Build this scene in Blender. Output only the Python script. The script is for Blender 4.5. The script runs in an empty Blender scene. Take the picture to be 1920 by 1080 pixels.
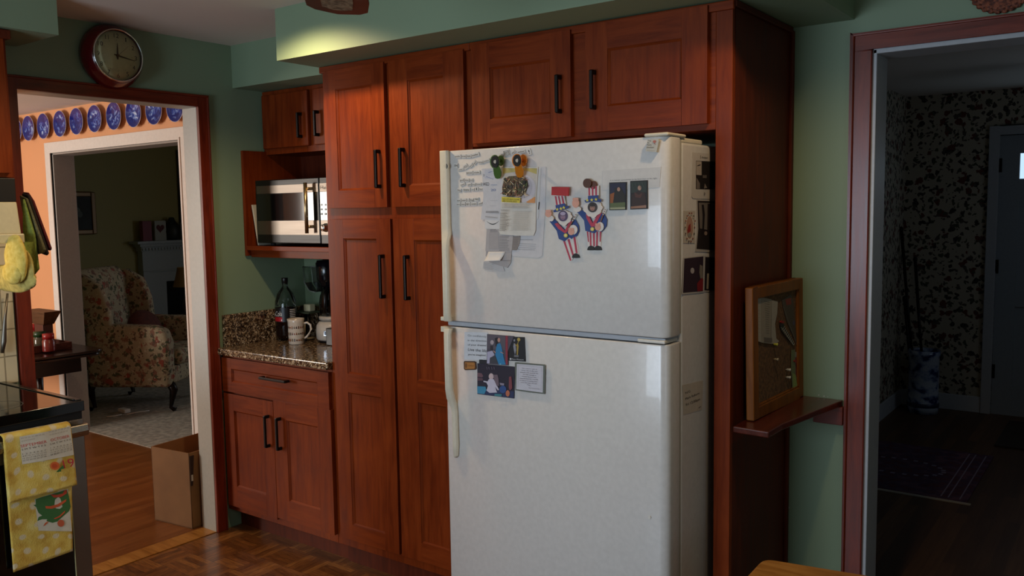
import bpy, math, random
from mathutils import Matrix, Vector, noise
random.seed(7)
S = bpy.context.scene
COL = S.collection

# ------------------------------------------------------------------ camera
CX, CY, CZ = 3.6058, -2.4971, 1.5526
YAW, PITCH, ROLL, FPX = 0.634, -0.0904, -0.0157, 1607.5
_cy, _sy, _cp, _sp = math.cos(YAW), math.sin(YAW), math.cos(PITCH), math.sin(PITCH)
_cr, _sr = math.cos(ROLL), math.sin(ROLL)
FW = Vector((-_sy*_cp, _cy*_cp, _sp)); _rt = Vector((_cy, _sy, 0)); _up = _rt.cross(FW)
RT = _rt*_cr + _up*_sr; UP = -_rt*_sr + _up*_cr
cam = bpy.data.cameras.new('camera'); cam.sensor_width = 36; cam.lens = FPX*36/1920
cam.clip_start = .05; cam.clip_end = 60
cam_o = bpy.data.objects.new('camera', cam); COL.objects.link(cam_o)
cam_o.matrix_world = Matrix(((RT.x, UP.x, -FW.x, CX), (RT.y, UP.y, -FW.y, CY), (RT.z, UP.z, -FW.z, CZ), (0, 0, 0, 1)))
S.camera = cam_o
# ------------------------------------------------------------------ world, lights, exposure
W = bpy.data.worlds.new('world'); S.world = W; W.use_nodes = True
W.node_tree.nodes['Background'].inputs[0].default_value = (.55, .7, 1, 1)
W.node_tree.nodes['Background'].inputs[1].default_value = .35
S.view_settings.view_transform = 'Standard'; S.view_settings.look = 'None'
S.view_settings.exposure = -0.1; S.view_settings.gamma = 1.0
S.view_settings.use_curve_mapping = False

def light(name, kind, loc, energy, color, rot=(0, 0, 0), **kw):
    l = bpy.data.lights.new(name, kind); l.energy = energy; l.color = color
    for k, v in kw.items(): setattr(l, k, v)
    o = bpy.data.objects.new(name, l); COL.objects.link(o); o.location = loc; o.rotation_euler = rot
    return o
WARM = (1.0, .71, .40)
COOL = (.74, .88, 1.0)
R90 = math.pi/2
light('downlight_lamp', 'SPOT', (1.0, -.5, 2.345), 33, WARM, (0, 0, 0), spot_size=math.radians(150), spot_blend=.5, shadow_soft_size=.03)
light('downlight_lamp', 'SPOT', (2.96, -.5, 2.345), 19, WARM, (0, 0, 0), spot_size=math.radians(150), spot_blend=.5, shadow_soft_size=.03)
light('downlight_lamp', 'SPOT', (1.9, -2.9, 2.345), 11, WARM, (0, 0, 0), spot_size=math.radians(160), spot_blend=.5, shadow_soft_size=.05)
light('window_daylight', 'AREA', (1.6, -4.12, 1.35), 64, (.70, .84, 1), (-R90, 0, math.pi), shape='RECTANGLE', size=1.8, size_y=1.1)
light('window_daylight', 'AREA', (4.72, -1.9, 1.35), 4, COOL, (0, R90, 0), shape='RECTANGLE', size=1.3, size_y=1.2)
light('dining_daylight', 'AREA', (-2.75, -2.92, 1.4), 92, (1, .93, .84), (-R90, 0, math.pi), shape='RECTANGLE', size=.85, size_y=1.3)
light('living_daylight', 'AREA', (-1.0, 4.55, 1.4), 15, (.85, .92, 1), (R90, 0, math.pi), shape='RECTANGLE', size=1.7, size_y=1.1)
light('hall_fill', 'AREA', (4.26, 3.2, 1.5), .9, COOL, (0, R90, 0), shape='RECTANGLE', size=.8, size_y=1.0)  # fill lamp added out of view to brighten the dark hall
light('hood_bulb', 'POINT', (.2, -1.3, 1.44), 1.6, WARM, shadow_soft_size=.03)

# ------------------------------------------------------------------ pixel -> point on a real plane (measuring aid)
C0 = Vector((CX, CY, CZ))
def hit(px, py, P0, N):
    d = FW + RT*((px-960)/FPX) + UP*((540-py)/FPX)
    N = Vector(N); t = (Vector(P0)-C0).dot(N)/d.dot(N)
    return C0 + d*t
def at(px, py, ax, val):
    P = [0, 0, 0]; N = [0, 0, 0]; i = 'xyz'.index(ax); P[i] = val; N[i] = 1
    return hit(px, py, P, N)

# ------------------------------------------------------------------ materials
def H(h):
    h = h.lstrip('#'); v = [int(h[i:i+2], 16)/255 for i in (0, 2, 4)]
    return tuple((c/12.92 if c <= .04045 else ((c+.055)/1.055)**2.4) for c in v)+(1,)
def new_mat(name):
    m = bpy.data.materials.new(name); m.use_nodes = True
    return m, m.node_tree, m.node_tree.nodes['Principled BSDF']
def node(nt, t, **kw):
    n = nt.nodes.new(t)
    for k, v in kw.items():
        if k.startswith('_'): setattr(n, k[1:], v)
        else: n.inputs[k].default_value = v
    return n
def lk(nt, a, b): nt.links.new(a, b)
def coords(nt, scale=(1, 1, 1), rot=(0, 0, 0), kind='Object', loc=(0, 0, 0)):
    tc = nt.nodes.new('ShaderNodeTexCoord'); mp = nt.nodes.new('ShaderNodeMapping')
    mp.inputs['Scale'].default_value = scale; mp.inputs['Rotation'].default_value = rot; mp.inputs['Location'].default_value = loc
    lk(nt, tc.outputs[kind], mp.inputs[0]); return mp.outputs[0]
def ramp(nt, stops, interp='LINEAR'):
    r = nt.nodes.new('ShaderNodeValToRGB'); cr = r.color_ramp; cr.interpolation = interp
    while len(cr.elements) < len(stops): cr.elements.new(.5)
    for e, (p, c) in zip(cr.elements, stops): e.position = p; e.color = H(c) if isinstance(c, str) else c
    return r
def bump(nt, bs, fac, strength=.2, dist=.002):
    b = node(nt, 'ShaderNodeBump', Strength=strength, Distance=dist)
    lk(nt, fac, b.inputs['Height']); lk(nt, b.outputs[0], bs.inputs['Normal'])
def mix(nt, fac, a, b, blend='MIX'):
    m = nt.nodes.new('ShaderNodeMix'); m.data_type = 'RGBA'; m.blend_type = blend
    for s, v in ((m.inputs[0], fac), (m.inputs[6], a), (m.inputs[7], b)):
        if hasattr(v, 'is_linked') or hasattr(v, 'links'): lk(nt, v, s)
        else: s.default_value = H(v) if isinstance(v, str) else v
    return m.outputs[2]
def mathn(nt, op, a, b=None):
    m = nt.nodes.new('ShaderNodeMath'); m.operation = op
    for i, v in enumerate((a, b)):
        if v is None: continue
        if hasattr(v, 'links'): lk(nt, v, m.inputs[i])
        else: m.inputs[i].default_value = v
    return m.outputs[0]

_pm = {}
def pm(h, rough=.6, metal=0, name=None, **kw):
    key = (h, rough, metal, tuple(kw.items()))
    if key in _pm: return _pm[key]
    m, nt, b = new_mat(name or 'paint_'+h.strip('#'))
    n = node(nt, 'ShaderNodeTexNoise', Scale=60.0, Detail=2.0); lk(nt, coords(nt), n.inputs[0])
    c = H(h); d = tuple(x*.93 for x in c[:3])+(1,)
    r = ramp(nt, [(.3, d), (.7, c)]); lk(nt, n.outputs[0], r.inputs[0]); lk(nt, r.outputs[0], b.inputs['Base Color'])
    b.inputs['Roughness'].default_value = rough; b.inputs['Metallic'].default_value = metal
    for k, v in kw.items(): b.inputs[k.replace('_', ' ')].default_value = v
    _pm[key] = m; return m
def wood(name, dark, mid, light_, axis='z', scale=1., rough=.42, coat=.04):
    m, nt, b = new_mat(name)
    sc = {'x': (1.2, 14, 14), 'y': (14, 1.2, 14), 'z': (14, 14, 1.2)}[axis]
    co = coords(nt, tuple(s*scale for s in sc))
    n = node(nt, 'ShaderNodeTexNoise', Scale=3.0, Detail=8.0, Roughness=.65, Distortion=.6); lk(nt, co, n.inputs[0])
    r = ramp(nt, [(.3, dark), (.5, mid), (.72, light_)]); lk(nt, n.outputs[0], r.inputs[0])
    n2 = node(nt, 'ShaderNodeTexNoise', Scale=1.7, Detail=3.0); lk(nt, coords(nt, (2, 2, 2)), n2.inputs[0])
    r2 = ramp(nt, [(.3, '#d8ccc6'), (.7, '#ffffff')]); lk(nt, n2.outputs[0], r2.inputs[0])
    lk(nt, mix(nt, 1.0, r.outputs[0], r2.outputs[0], 'MULTIPLY'), b.inputs['Base Color'])
    rr = ramp(nt, [(0, (rough-.08,)*3+(1,)), (1, (rough+.12,)*3+(1,))]); lk(nt, n.outputs[0], rr.inputs[0]); lk(nt, rr.outputs[0], b.inputs['Roughness'])
    b.inputs['Coat Weight'].default_value = coat; b.inputs['Coat Roughness'].default_value = .25; b.inputs['Specular IOR Level'].default_value = .3 if coat > .1 else .14
    bump(nt, b, n.outputs[0], .06, .001)
    return m
CH = ('#642408', '#7a310d', '#8a3c12')
cherry_z = wood('cherry_wood_upright', *CH, 'z'); cherry_x = wood('cherry_wood_crosswise', *CH, 'x'); cherry_y = wood('cherry_wood_deep', *CH, 'y')
TR_ = ('#521a0b', '#722814', '#86341a')
trim_z = wood('casing_wood_upright', *TR_, 'z', rough=.3, coat=.25); trim_x = wood('casing_wood_x', *TR_, 'x', rough=.3, coat=.25); trim_y = wood('casing_wood_y', *TR_, 'y', rough=.3, coat=.25)
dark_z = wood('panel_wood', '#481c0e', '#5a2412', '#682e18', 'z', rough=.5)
oakf = wood('light_oak', '#643810', '#7e4a18', '#925a22', 'z', rough=.4)
oaky = wood('stool_oak', '#8a5a26', '#a97538', '#bb8848', 'x', rough=.35)
black_wood = wood('black_stained_wood', '#0e0907', '#180f0b', '#22150f', 'z', rough=.3)

def wall_mat(name, c, rough=.55, bs=.05):
    m, nt, b = new_mat(name)
    n = node(nt, 'ShaderNodeTexNoise', Scale=90.0, Detail=3.0); lk(nt, coords(nt), n.inputs[0])
    n2 = node(nt, 'ShaderNodeTexNoise', Scale=1.3, Detail=3.0); lk(nt, coords(nt), n2.inputs[0])
    cc = H(c); r = ramp(nt, [(.3, tuple(x*.93 for x in cc[:3])+(1,)), (.7, cc)]); lk(nt, n2.outputs[0], r.inputs[0])
    lk(nt, r.outputs[0], b.inputs['Base Color']); b.inputs['Roughness'].default_value = rough
    bump(nt, b, n.outputs[0], bs, .002); return m
green = wall_mat('sage_green_paint', '#7e9276')
orange = wall_mat('salmon_orange_paint', '#dba072')
olive = wall_mat('olive_yellow_paint', '#a3985c')
ceil_m = wall_mat('ceiling_white', '#ded6cb', .8)
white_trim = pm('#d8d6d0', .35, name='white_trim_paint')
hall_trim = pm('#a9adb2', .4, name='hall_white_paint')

def parquet():
    m, nt, b = new_mat('basketweave_parquet')
    tc = nt.nodes.new('ShaderNodeTexCoord'); T = .15
    sep = nt.nodes.new('ShaderNodeSeparateXYZ'); lk(nt, coords(nt, (1/T, 1/T, 1), kind='Object'), sep.inputs[0])
    fx = mathn(nt, 'FLOOR', sep.outputs[0]); fy = mathn(nt, 'FLOOR', sep.outputs[1])
    chk = mathn(nt, 'MODULO', mathn(nt, 'ABSOLUTE', mathn(nt, 'ADD', fx, fy)), 2.0)
    ux = mathn(nt, 'FRACT', sep.outputs[0]); uy = mathn(nt, 'FRACT', sep.outputs[1])
    def pick(a, bb):   # chk ? a : bb
        return mathn(nt, 'ADD', mathn(nt, 'MULTIPLY', chk, a), mathn(nt, 'MULTIPLY', mathn(nt, 'SUBTRACT', 1.0, chk), bb))
    across = pick(ux, uy); along = pick(uy, ux)
    s5 = mathn(nt, 'MULTIPLY', across, 5.0); idx = mathn(nt, 'FLOOR', s5); fr = mathn(nt, 'FRACT', s5)
    comb = nt.nodes.new('ShaderNodeCombineXYZ')
    lk(nt, mathn(nt, 'ADD', fx, mathn(nt, 'MULTIPLY', idx, .37)), comb.inputs[0]); lk(nt, fy, comb.inputs[1]); lk(nt, mathn(nt, 'ADD', idx, chk), comb.inputs[2])
    wn = nt.nodes.new('ShaderNodeTexWhiteNoise'); lk(nt, comb.outputs[0], wn.inputs[0])
    r = ramp(nt, [(0, '#70431f'), (.5, '#8a5528'), (1, '#a56e38')]); lk(nt, wn.outputs[0], r.inputs[0])
    c2 = nt.nodes.new('ShaderNodeCombineXYZ'); lk(nt, mathn(nt, 'MULTIPLY', s5, 2.0), c2.inputs[0]); lk(nt, along, c2.inputs[1]); lk(nt, wn.outputs[0], c2.inputs[2])
    n = node(nt, 'ShaderNodeTexNoise', Scale=3.0, Detail=6.0); lk(nt, c2.outputs[0], n.inputs[0])
    r2 = ramp(nt, [(.3, '#a09080'), (.7, '#ffffff')]); lk(nt, n.outputs[0], r2.inputs[0])
    c = mix(nt, 1.0, r.outputs[0], r2.outputs[0], 'MULTIPLY')
    e = mathn(nt, 'MINIMUM', mathn(nt, 'MINIMUM', fr, mathn(nt, 'SUBTRACT', 1.0, fr)), mathn(nt, 'MULTIPLY', mathn(nt, 'MINIMUM', along, mathn(nt, 'SUBTRACT', 1.0, along)), 5.0))
    g = ramp(nt, [(0.0, (0, 0, 0, 1)), (.05, (1, 1, 1, 1))]); lk(nt, e, g.inputs[0])
    c = mix(nt, g.outputs[0], '#1c0f07', c)
    lk(nt, c, b.inputs['Base Color']); b.inputs['Roughness'].default_value = .33; b.inputs['Coat Weight'].default_value = .2
    bump(nt, b, g.outputs[0], .15, .001); return m
def planks(name, stops, axis='y', w=.057, rough=.3):
    m, nt, b = new_mat(name)
    rot = (0, 0, 0) if axis == 'x' else (0, 0, R90)
    br = node(nt, 'ShaderNodeTexBrick', Scale=1.0); br.offset = .37
    br.inputs['Brick Width'].default_value = 1.1; br.inputs['Row Height'].default_value = w; br.inputs['Mortar Size'].default_value = .0012
    br.inputs['Color1'].default_value = (0, 0, 0, 1); br.inputs['Color2'].default_value = (1, 1, 1, 1); br.inputs['Mortar'].default_value = (.2, .2, .2, 1)
    lk(nt, coords(nt, rot=rot), br.inputs[0])
    r = ramp(nt, stops); lk(nt, br.outputs[0], r.inputs[0])
    sc = (2, 30, 1) if axis == 'x' else (30, 2, 1)
    n = node(nt, 'ShaderNodeTexNoise', Scale=2.0, Detail=6.0); lk(nt, coords(nt, sc), n.inputs[0])
    r2 = ramp(nt, [(.3, '#d8ccc0'), (.7, '#ffffff')]); lk(nt, n.outputs[0], r2.inputs[0])
    lk(nt, mix(nt, 1.0, r.outputs[0], r2.outputs[0], 'MULTIPLY'), b.inputs['Base Color'])
    b.inputs['Roughness'].default_value = rough; return m
oak_floor = planks('oak_strip_floor', [(0, '#74431e'), (.5, '#7c4a22'), (1, '#86532a')])
hall_floor = planks('dark_hall_floor', [(0, '#4a3320'), (.5, '#5c4029'), (1, '#6b4c31')], rough=.5)

def granite():
    m, nt, b = new_mat('speckled_granite')
    v = node(nt, 'ShaderNodeTexVoronoi', Scale=190.0); lk(nt, coords(nt), v.inputs[0])
    r = ramp(nt, [(0, '#3a2a1e'), (.25, '#8a6e50'), (.45, '#b59a78'), (.7, '#6f553c'), (.9, '#d2bfa2')], 'CONSTANT')
    sp = nt.nodes.new('ShaderNodeSeparateColor'); lk(nt, v.outputs['Color'], sp.inputs[0]); lk(nt, sp.outputs[0], r.inputs[0])
    n = node(nt, 'ShaderNodeTexNoise', Scale=60.0, Detail=4.0); lk(nt, coords(nt), n.inputs[0])
    r2 = ramp(nt, [(.4, '#7a6a58'), (.6, '#ffffff')]); lk(nt, n.outputs[0], r2.inputs[0])
    lk(nt, mix(nt, 1.0, r.outputs[0], r2.outputs[0], 'MULTIPLY'), b.inputs['Base Color'])
    b.inputs['Roughness'].default_value = .17; return m
granite_m = granite()
def steel(name, c='#a8a29a', rough=.3, axis='y'):
    m, nt, b = new_mat(name); b.inputs['Base Color'].default_value = H(c); b.inputs['Metallic'].default_value = 1
    sc = {'x': (2, 200, 200), 'y': (200, 2, 200), 'z': (200, 200, 2)}[axis]
    n = node(nt, 'ShaderNodeTexNoise', Scale=2.0, Detail=2.0); lk(nt, coords(nt, sc), n.inputs[0])
    rr = ramp(nt, [(0, (rough-.06,)*3+(1,)), (1, (rough+.1,)*3+(1,))]); lk(nt, n.outputs[0], rr.inputs[0]); lk(nt, rr.outputs[0], b.inputs['Roughness'])
    return m
steel_x = steel('brushed_steel', '#7c7268', .36, 'x'); steel_y = steel('brushed_steel_oven', '#8d857d', .32, 'y')
gun = steel('gunmetal', '#3c3b3a', .35, 'x'); brass = steel('satin_handle', '#a4906c', .28, 'z')
chrome = pm('#e8e8e8', .12, 1, 'chrome')
bronze = pm('#1b1512', .38, .6, 'dark_bronze')
blackg = pm('#050505', .08, 0, 'black_glass'); blackp = pm('#0c0b0b', .35, 0, 'black_plastic')
fridge_m = pm('#d2cfcb', .25, 0, 'fridge_enamel', Coat_Weight=.3); fridge_h = pm('#d6cdb8', .35, 0, 'fridge_handle_plastic')
cream = pm('#cfc39b', .4, 0, 'cream_enamel')
rubber = pm('#161616', .8)
def wallpaper():
    m, nt, b = new_mat('floral_wallpaper')
    base = '#a59c8a'
    c = None
    prev = base
    for i, (sc, th, colr, seed) in enumerate([(15, .30, '#2a2420', 0), (11, .27, '#5c2c22', 5.3), (18, .27, '#3c4030', 9.1), (22, .28, '#4a423c', 2.2)]):
        nz = node(nt, 'ShaderNodeTexNoise', Scale=18.0, Detail=2.0); co = coords(nt, loc=(seed, seed*.7, seed*.3)); lk(nt, co, nz.inputs[0])
        add = nt.nodes.new('ShaderNodeVectorMath'); add.operation = 'MULTIPLY_ADD'
        lk(nt, nz.outputs['Color'], add.inputs[0]); add.inputs[1].default_value = (.09, .09, .09); lk(nt, co, add.inputs[2])
        v = node(nt, 'ShaderNodeTexVoronoi', Scale=float(sc)); lk(nt, add.outputs[0], v.inputs[0])
        r = ramp(nt, [(th-.015, (1, 1, 1, 1)), (th+.015, (0, 0, 0, 1))]); lk(nt, v.outputs['Distance'], r.inputs[0])
        prev = mix(nt, r.outputs[0], prev, colr)
    lk(nt, prev, b.inputs['Base Color']); b.inputs['Roughness'].default_value = .7; return m
paper_m = wallpaper()
def floral():
    m, nt, b = new_mat('floral_upholstery')
    prev = '#978a70'
    for sc, th, colr, seed in [(13, .33, '#7e5846', 1.), (17, .32, '#4c4e36', 4.), (23, .3, '#5c463a', 8.), (9, .22, '#8a4436', 11.), (30, .24, '#aaa08a', 3.)]:
        nz = node(nt, 'ShaderNodeTexNoise', Scale=30.0, Detail=2.0); co = coords(nt, loc=(seed, seed*.7, seed*.3)); lk(nt, co, nz.inputs[0])
        add = nt.nodes.new('ShaderNodeVectorMath'); add.operation = 'MULTIPLY_ADD'
        lk(nt, nz.outputs['Color'], add.inputs[0]); add.inputs[1].default_value = (.07, .07, .07); lk(nt, co, add.inputs[2])
        v = node(nt, 'ShaderNodeTexVoronoi', Scale=float(sc)); lk(nt, add.outputs[0], v.inputs[0])
        r = ramp(nt, [(th-.04, (1, 1, 1, 1)), (th+.02, (0, 0, 0, 1))]); lk(nt, v.outputs['Distance'], r.inputs[0])
        prev = mix(nt, r.outputs[0], prev, colr)
    lk(nt, prev, b.inputs['Base Color']); b.inputs['Roughness'].default_value = .85; return m
floral_m = floral()
def noisy(name, stops, scale=20., rough=.8, bs=.3, dist=.003, detail=5., sc=(1, 1, 1)):
    m, nt, b = new_mat(name)
    n = node(nt, 'ShaderNodeTexNoise', Scale=scale, Detail=detail); lk(nt, coords(nt, sc), n.inputs[0])
    r = ramp(nt, stops); lk(nt, n.outputs[0], r.inputs[0]); lk(nt, r.outputs[0], b.inputs['Base Color'])
    b.inputs['Roughness'].default_value = rough; bump(nt, b, n.outputs[0], bs, dist); return m
carpet_m = noisy('grey_beige_carpet', [(.35, '#7d776c'), (.65, '#a39b8c')], 25, .95, .6)
cork_m = noisy('cork', [(.35, '#4e3520'), (.65, '#72502f')], 90, .9)
card_m = noisy('cardboard', [(.3, '#75522f'), (.7, '#835e38')], 6, .8, .1)
cane_m = noisy('woven_cane', [(.4, '#5a4a36'), (.6, '#8d7a5e')], 70, .7, .8)
mitt_m = noisy('yellow_terry', [(.3, '#c9ab46'), (.7, '#e3cb6e')], 60, .95, .8)

# ------------------------------------------------------------------ mesh builder
class MB:
    def __init__(s): s.v = []; s.f = []; s.mi = []; s.sm = []
    def add(s, vs, fs, m=0, smooth=False):
        o = len(s.v); s.v += [tuple(p) for p in vs]
        for f in fs: s.f.append([i+o for i in f]); s.mi.append(m); s.sm.append(smooth)
    def box(s, x0, x1, y0, y1, z0, z1, m=0):
        x0, x1 = min(x0, x1), max(x0, x1); y0, y1 = min(y0, y1), max(y0, y1); z0, z1 = min(z0, z1), max(z0, z1)
        vs = [(x, y, z) for z in (z0, z1) for y in (y0, y1) for x in (x0, x1)]
        s.add(vs, [(0, 2, 3, 1), (4, 5, 7, 6), (0, 1, 5, 4), (2, 6, 7, 3), (0, 4, 6, 2), (1, 3, 7, 5)], m); return s
    def hexa(s, b, t, m=0):   # bottom loop, top loop of any length
        n = len(b); s.add(list(b)+list(t), [list(range(n))[::-1], list(range(n, 2*n))]+[(i, (i+1) % n, n+(i+1) % n, n+i) for i in range(n)], m); return s
    def prism(s, pts, vec, m=0):
        vec = Vector(vec); pts = [Vector(p) for p in pts]
        nrm = Vector((0, 0, 0))
        for i in range(1, len(pts)-1): nrm += (pts[i]-pts[0]).cross(pts[i+1]-pts[0])
        if nrm.dot(vec) < 0: pts = pts[::-1]
        return s.hexa(pts, [p+vec for p in pts], m)
    def ring(s, c, ax, r, n, ref=None):
        ax = Vector(ax).normalized(); ref = Vector(ref) if ref else (Vector((0, 0, 1)) if abs(ax.z) < .9 else Vector((1, 0, 0)))
        a = ax.cross(ref).normalized(); b = ax.cross(a); r2 = r if isinstance(r, (tuple, list)) else (r, r)
        return [Vector(c)+a*math.cos(t)*r2[0]+b*math.sin(t)*r2[1] for t in [2*math.pi*i/n for i in range(n)]]
    def tube(s, pts, r, n=10, m=0, caps=True, smooth=True):
        pts = [Vector(p) for p in pts]; rs = r if isinstance(r, list) else [r]*len(pts); vs = []
        for i, p in enumerate(pts):
            d = (pts[min(i+1, len(pts)-1)]-pts[max(i-1, 0)])
            vs += s.ring(p, d, rs[i], n)
        fs = [(i*n+j, (i+1)*n+j, (i+1)*n+(j+1) % n, i*n+(j+1) % n) for i in range(len(pts)-1) for j in range(n)]
        s.add(vs, fs, m, smooth)
        if caps: s.add(vs[:n], [tuple(range(n))], m); s.add(vs[-n:], [tuple(range(n))[::-1]], m)
        return s
    def cyl(s, p0, p1, r0, r1=None, n=24, m=0, smooth=True):
        return s.tube([p0, p1], [r0, r1 if r1 is not None else r0], n, m, True, smooth)
    def lathe(s, prof, c=(0, 0, 0), n=32, m=0, axis=(0, 0, 1), smooth=True, mats=None):
        ax = Vector(axis).normalized(); ref = Vector((0, 0, 1)) if abs(ax.z) < .9 else Vector((1, 0, 0))
        a = ax.cross(ref).normalized(); b = ax.cross(a); c = Vector(c); vs = []
        for r, z in prof:
            vs += [c+ax*z+(a*math.cos(2*math.pi*j/n)+b*math.sin(2*math.pi*j/n))*max(r, 1e-5) for j in range(n)]
        o = len(s.v); s.v += [tuple(p) for p in vs]
        for i in range(len(prof)-1):
            for j in range(n):
                s.f.append([o+i*n+j, o+i*n+(j+1) % n, o+(i+1)*n+(j+1) % n, o+(i+1)*n+j]); s.mi.append(mats[i] if mats else m); s.sm.append(smooth)
        return s
    def grid(s, fn, nu, nv, m=0, smooth=True, mf=None):
        vs = [fn(i/nu, j/nv) for j in range(nv+1) for i in range(nu+1)]; o = len(s.v); s.v += [tuple(p) for p in vs]
        for j in range(nv):
            for i in range(nu):
                a = o+j*(nu+1)+i; s.f.append([a, a+1, a+nu+2, a+nu+1]); s.mi.append(mf((i+.5)/nu, (j+.5)/nv) if mf else m); s.sm.append(smooth)
        return s
    def ell(s, c, r, nu=20, nv=12, m=0, tf=None):
        def fn(u, v):
            a = 2*math.pi*u; b = math.pi*(v-.5); p = Vector((math.cos(a)*math.cos(b)*r[0], math.sin(a)*math.cos(b)*r[1], math.sin(b)*r[2]))
            if tf: p = tf @ p
            return Vector(c)+p
        return s.grid(fn, nu, nv, m)
    def build(s, name, mats, parent=None, local=False, bevel=0, seg=2, subsurf=0, solid=0, angle=40, fix=True):
        mats = mats if isinstance(mats, (list, tuple)) else [mats]
        me = bpy.data.meshes.new(name); V = [Vector(p) for p in s.v]; o = bpy.data.objects.new(name, me)
        if parent is not None:
            if not local: inv = wm(parent).inverted(); V = [inv @ p for p in V]
        elif not local:
            mn = Vector([min(p[i] for p in V) for i in range(3)]); mx = Vector([max(p[i] for p in V) for i in range(3)])
            c = Vector(((mn.x+mx.x)/2, (mn.y+mx.y)/2, mn.z))
            if not name.startswith(('floor', 'ceiling', 'wall')):
                V = [p-c for p in V]; o.location = c
        me.from_pydata(V, [], s.f)
        for m in mats: me.materials.append(m)
        me.polygons.foreach_set('material_index', s.mi); me.polygons.foreach_set('use_smooth', s.sm)
        me.update()
        if fix:
            import bmesh
            bm = bmesh.new(); bm.from_mesh(me); bmesh.ops.remove_doubles(bm, verts=bm.verts, dist=1e-6)
            bmesh.ops.recalc_face_normals(bm, faces=bm.faces); bm.to_mesh(me); bm.free()
        COL.objects.link(o)
        if parent is not None: o.parent = parent
        if bevel:
            md = o.modifiers.new('bevel', 'BEVEL'); md.width = bevel; md.segments = seg; md.limit_method = 'ANGLE'; md.angle_limit = math.radians(angle); md.harden_normals = False
        if subsurf:
            md = o.modifiers.new('subsurf', 'SUBSURF'); md.levels = subsurf; md.render_levels = subsurf
        if solid:
            md = o.modifiers.new('solidify', 'SOLIDIFY'); md.thickness = solid; md.offset = 0
        return o
def wm(o):
    M = Matrix.Translation(o.location) @ o.rotation_euler.to_matrix().to_4x4()
    return wm(o.parent) @ M if o.parent else M
def tag(o, label, cat, group=None, kind=None):
    if label: o['label'] = label
    if cat: o['category'] = cat
    if group: o['group'] = group
    if kind: o['kind'] = kind
    return o
def thing(name, label, cat, loc=(0, 0, 0), rz=0, group=None):
    o = bpy.data.objects.new(name, None); COL.objects.link(o); o.location = loc; o.rotation_euler = (0, 0, rz)
    o.empty_display_size = .05
    return tag(o, label, cat, group)
def st(o, label=None):
    o['kind'] = 'structure'
    if label: o['label'] = label; 
    return o
def dup(root, loc, label=None):
    r = root.copy(); COL.objects.link(r); r.location = loc
    if label: r['label'] = label
    for ch in list(root.children):
        c = ch.copy(); COL.objects.link(c); c.parent = r
        for g in list(ch.children):
            d = g.copy(); COL.objects.link(d); d.parent = c
    return r

# ---- text outlines as mesh
_tc = {}
def glyphs(s):
    if s in _tc: return _tc[s]
    cu = bpy.data.curves.new('t', 'FONT'); cu.body = s; cu.size = 1; cu.resolution_u = 3
    o = bpy.data.objects.new('t', cu); COL.objects.link(o)
    dg = bpy.context.evaluated_depsgraph_get(); me = bpy.data.meshes.new_from_object(o.evaluated_get(dg))
    vs = [(v.co.x, v.co.y) for v in me.vertices]; fs = [tuple(p.vertices) for p in me.polygons]
    bpy.data.objects.remove(o); bpy.data.curves.remove(cu); bpy.data.meshes.remove(me)
    mx = max(v[0] for v in vs) if vs else 1; mn = min(v[0] for v in vs) if vs else 0
    vs = [((x-mn)/(mx-mn), y/.7) for x, y in vs]
    _tc[s] = (vs, fs); return _tc[s]

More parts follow.
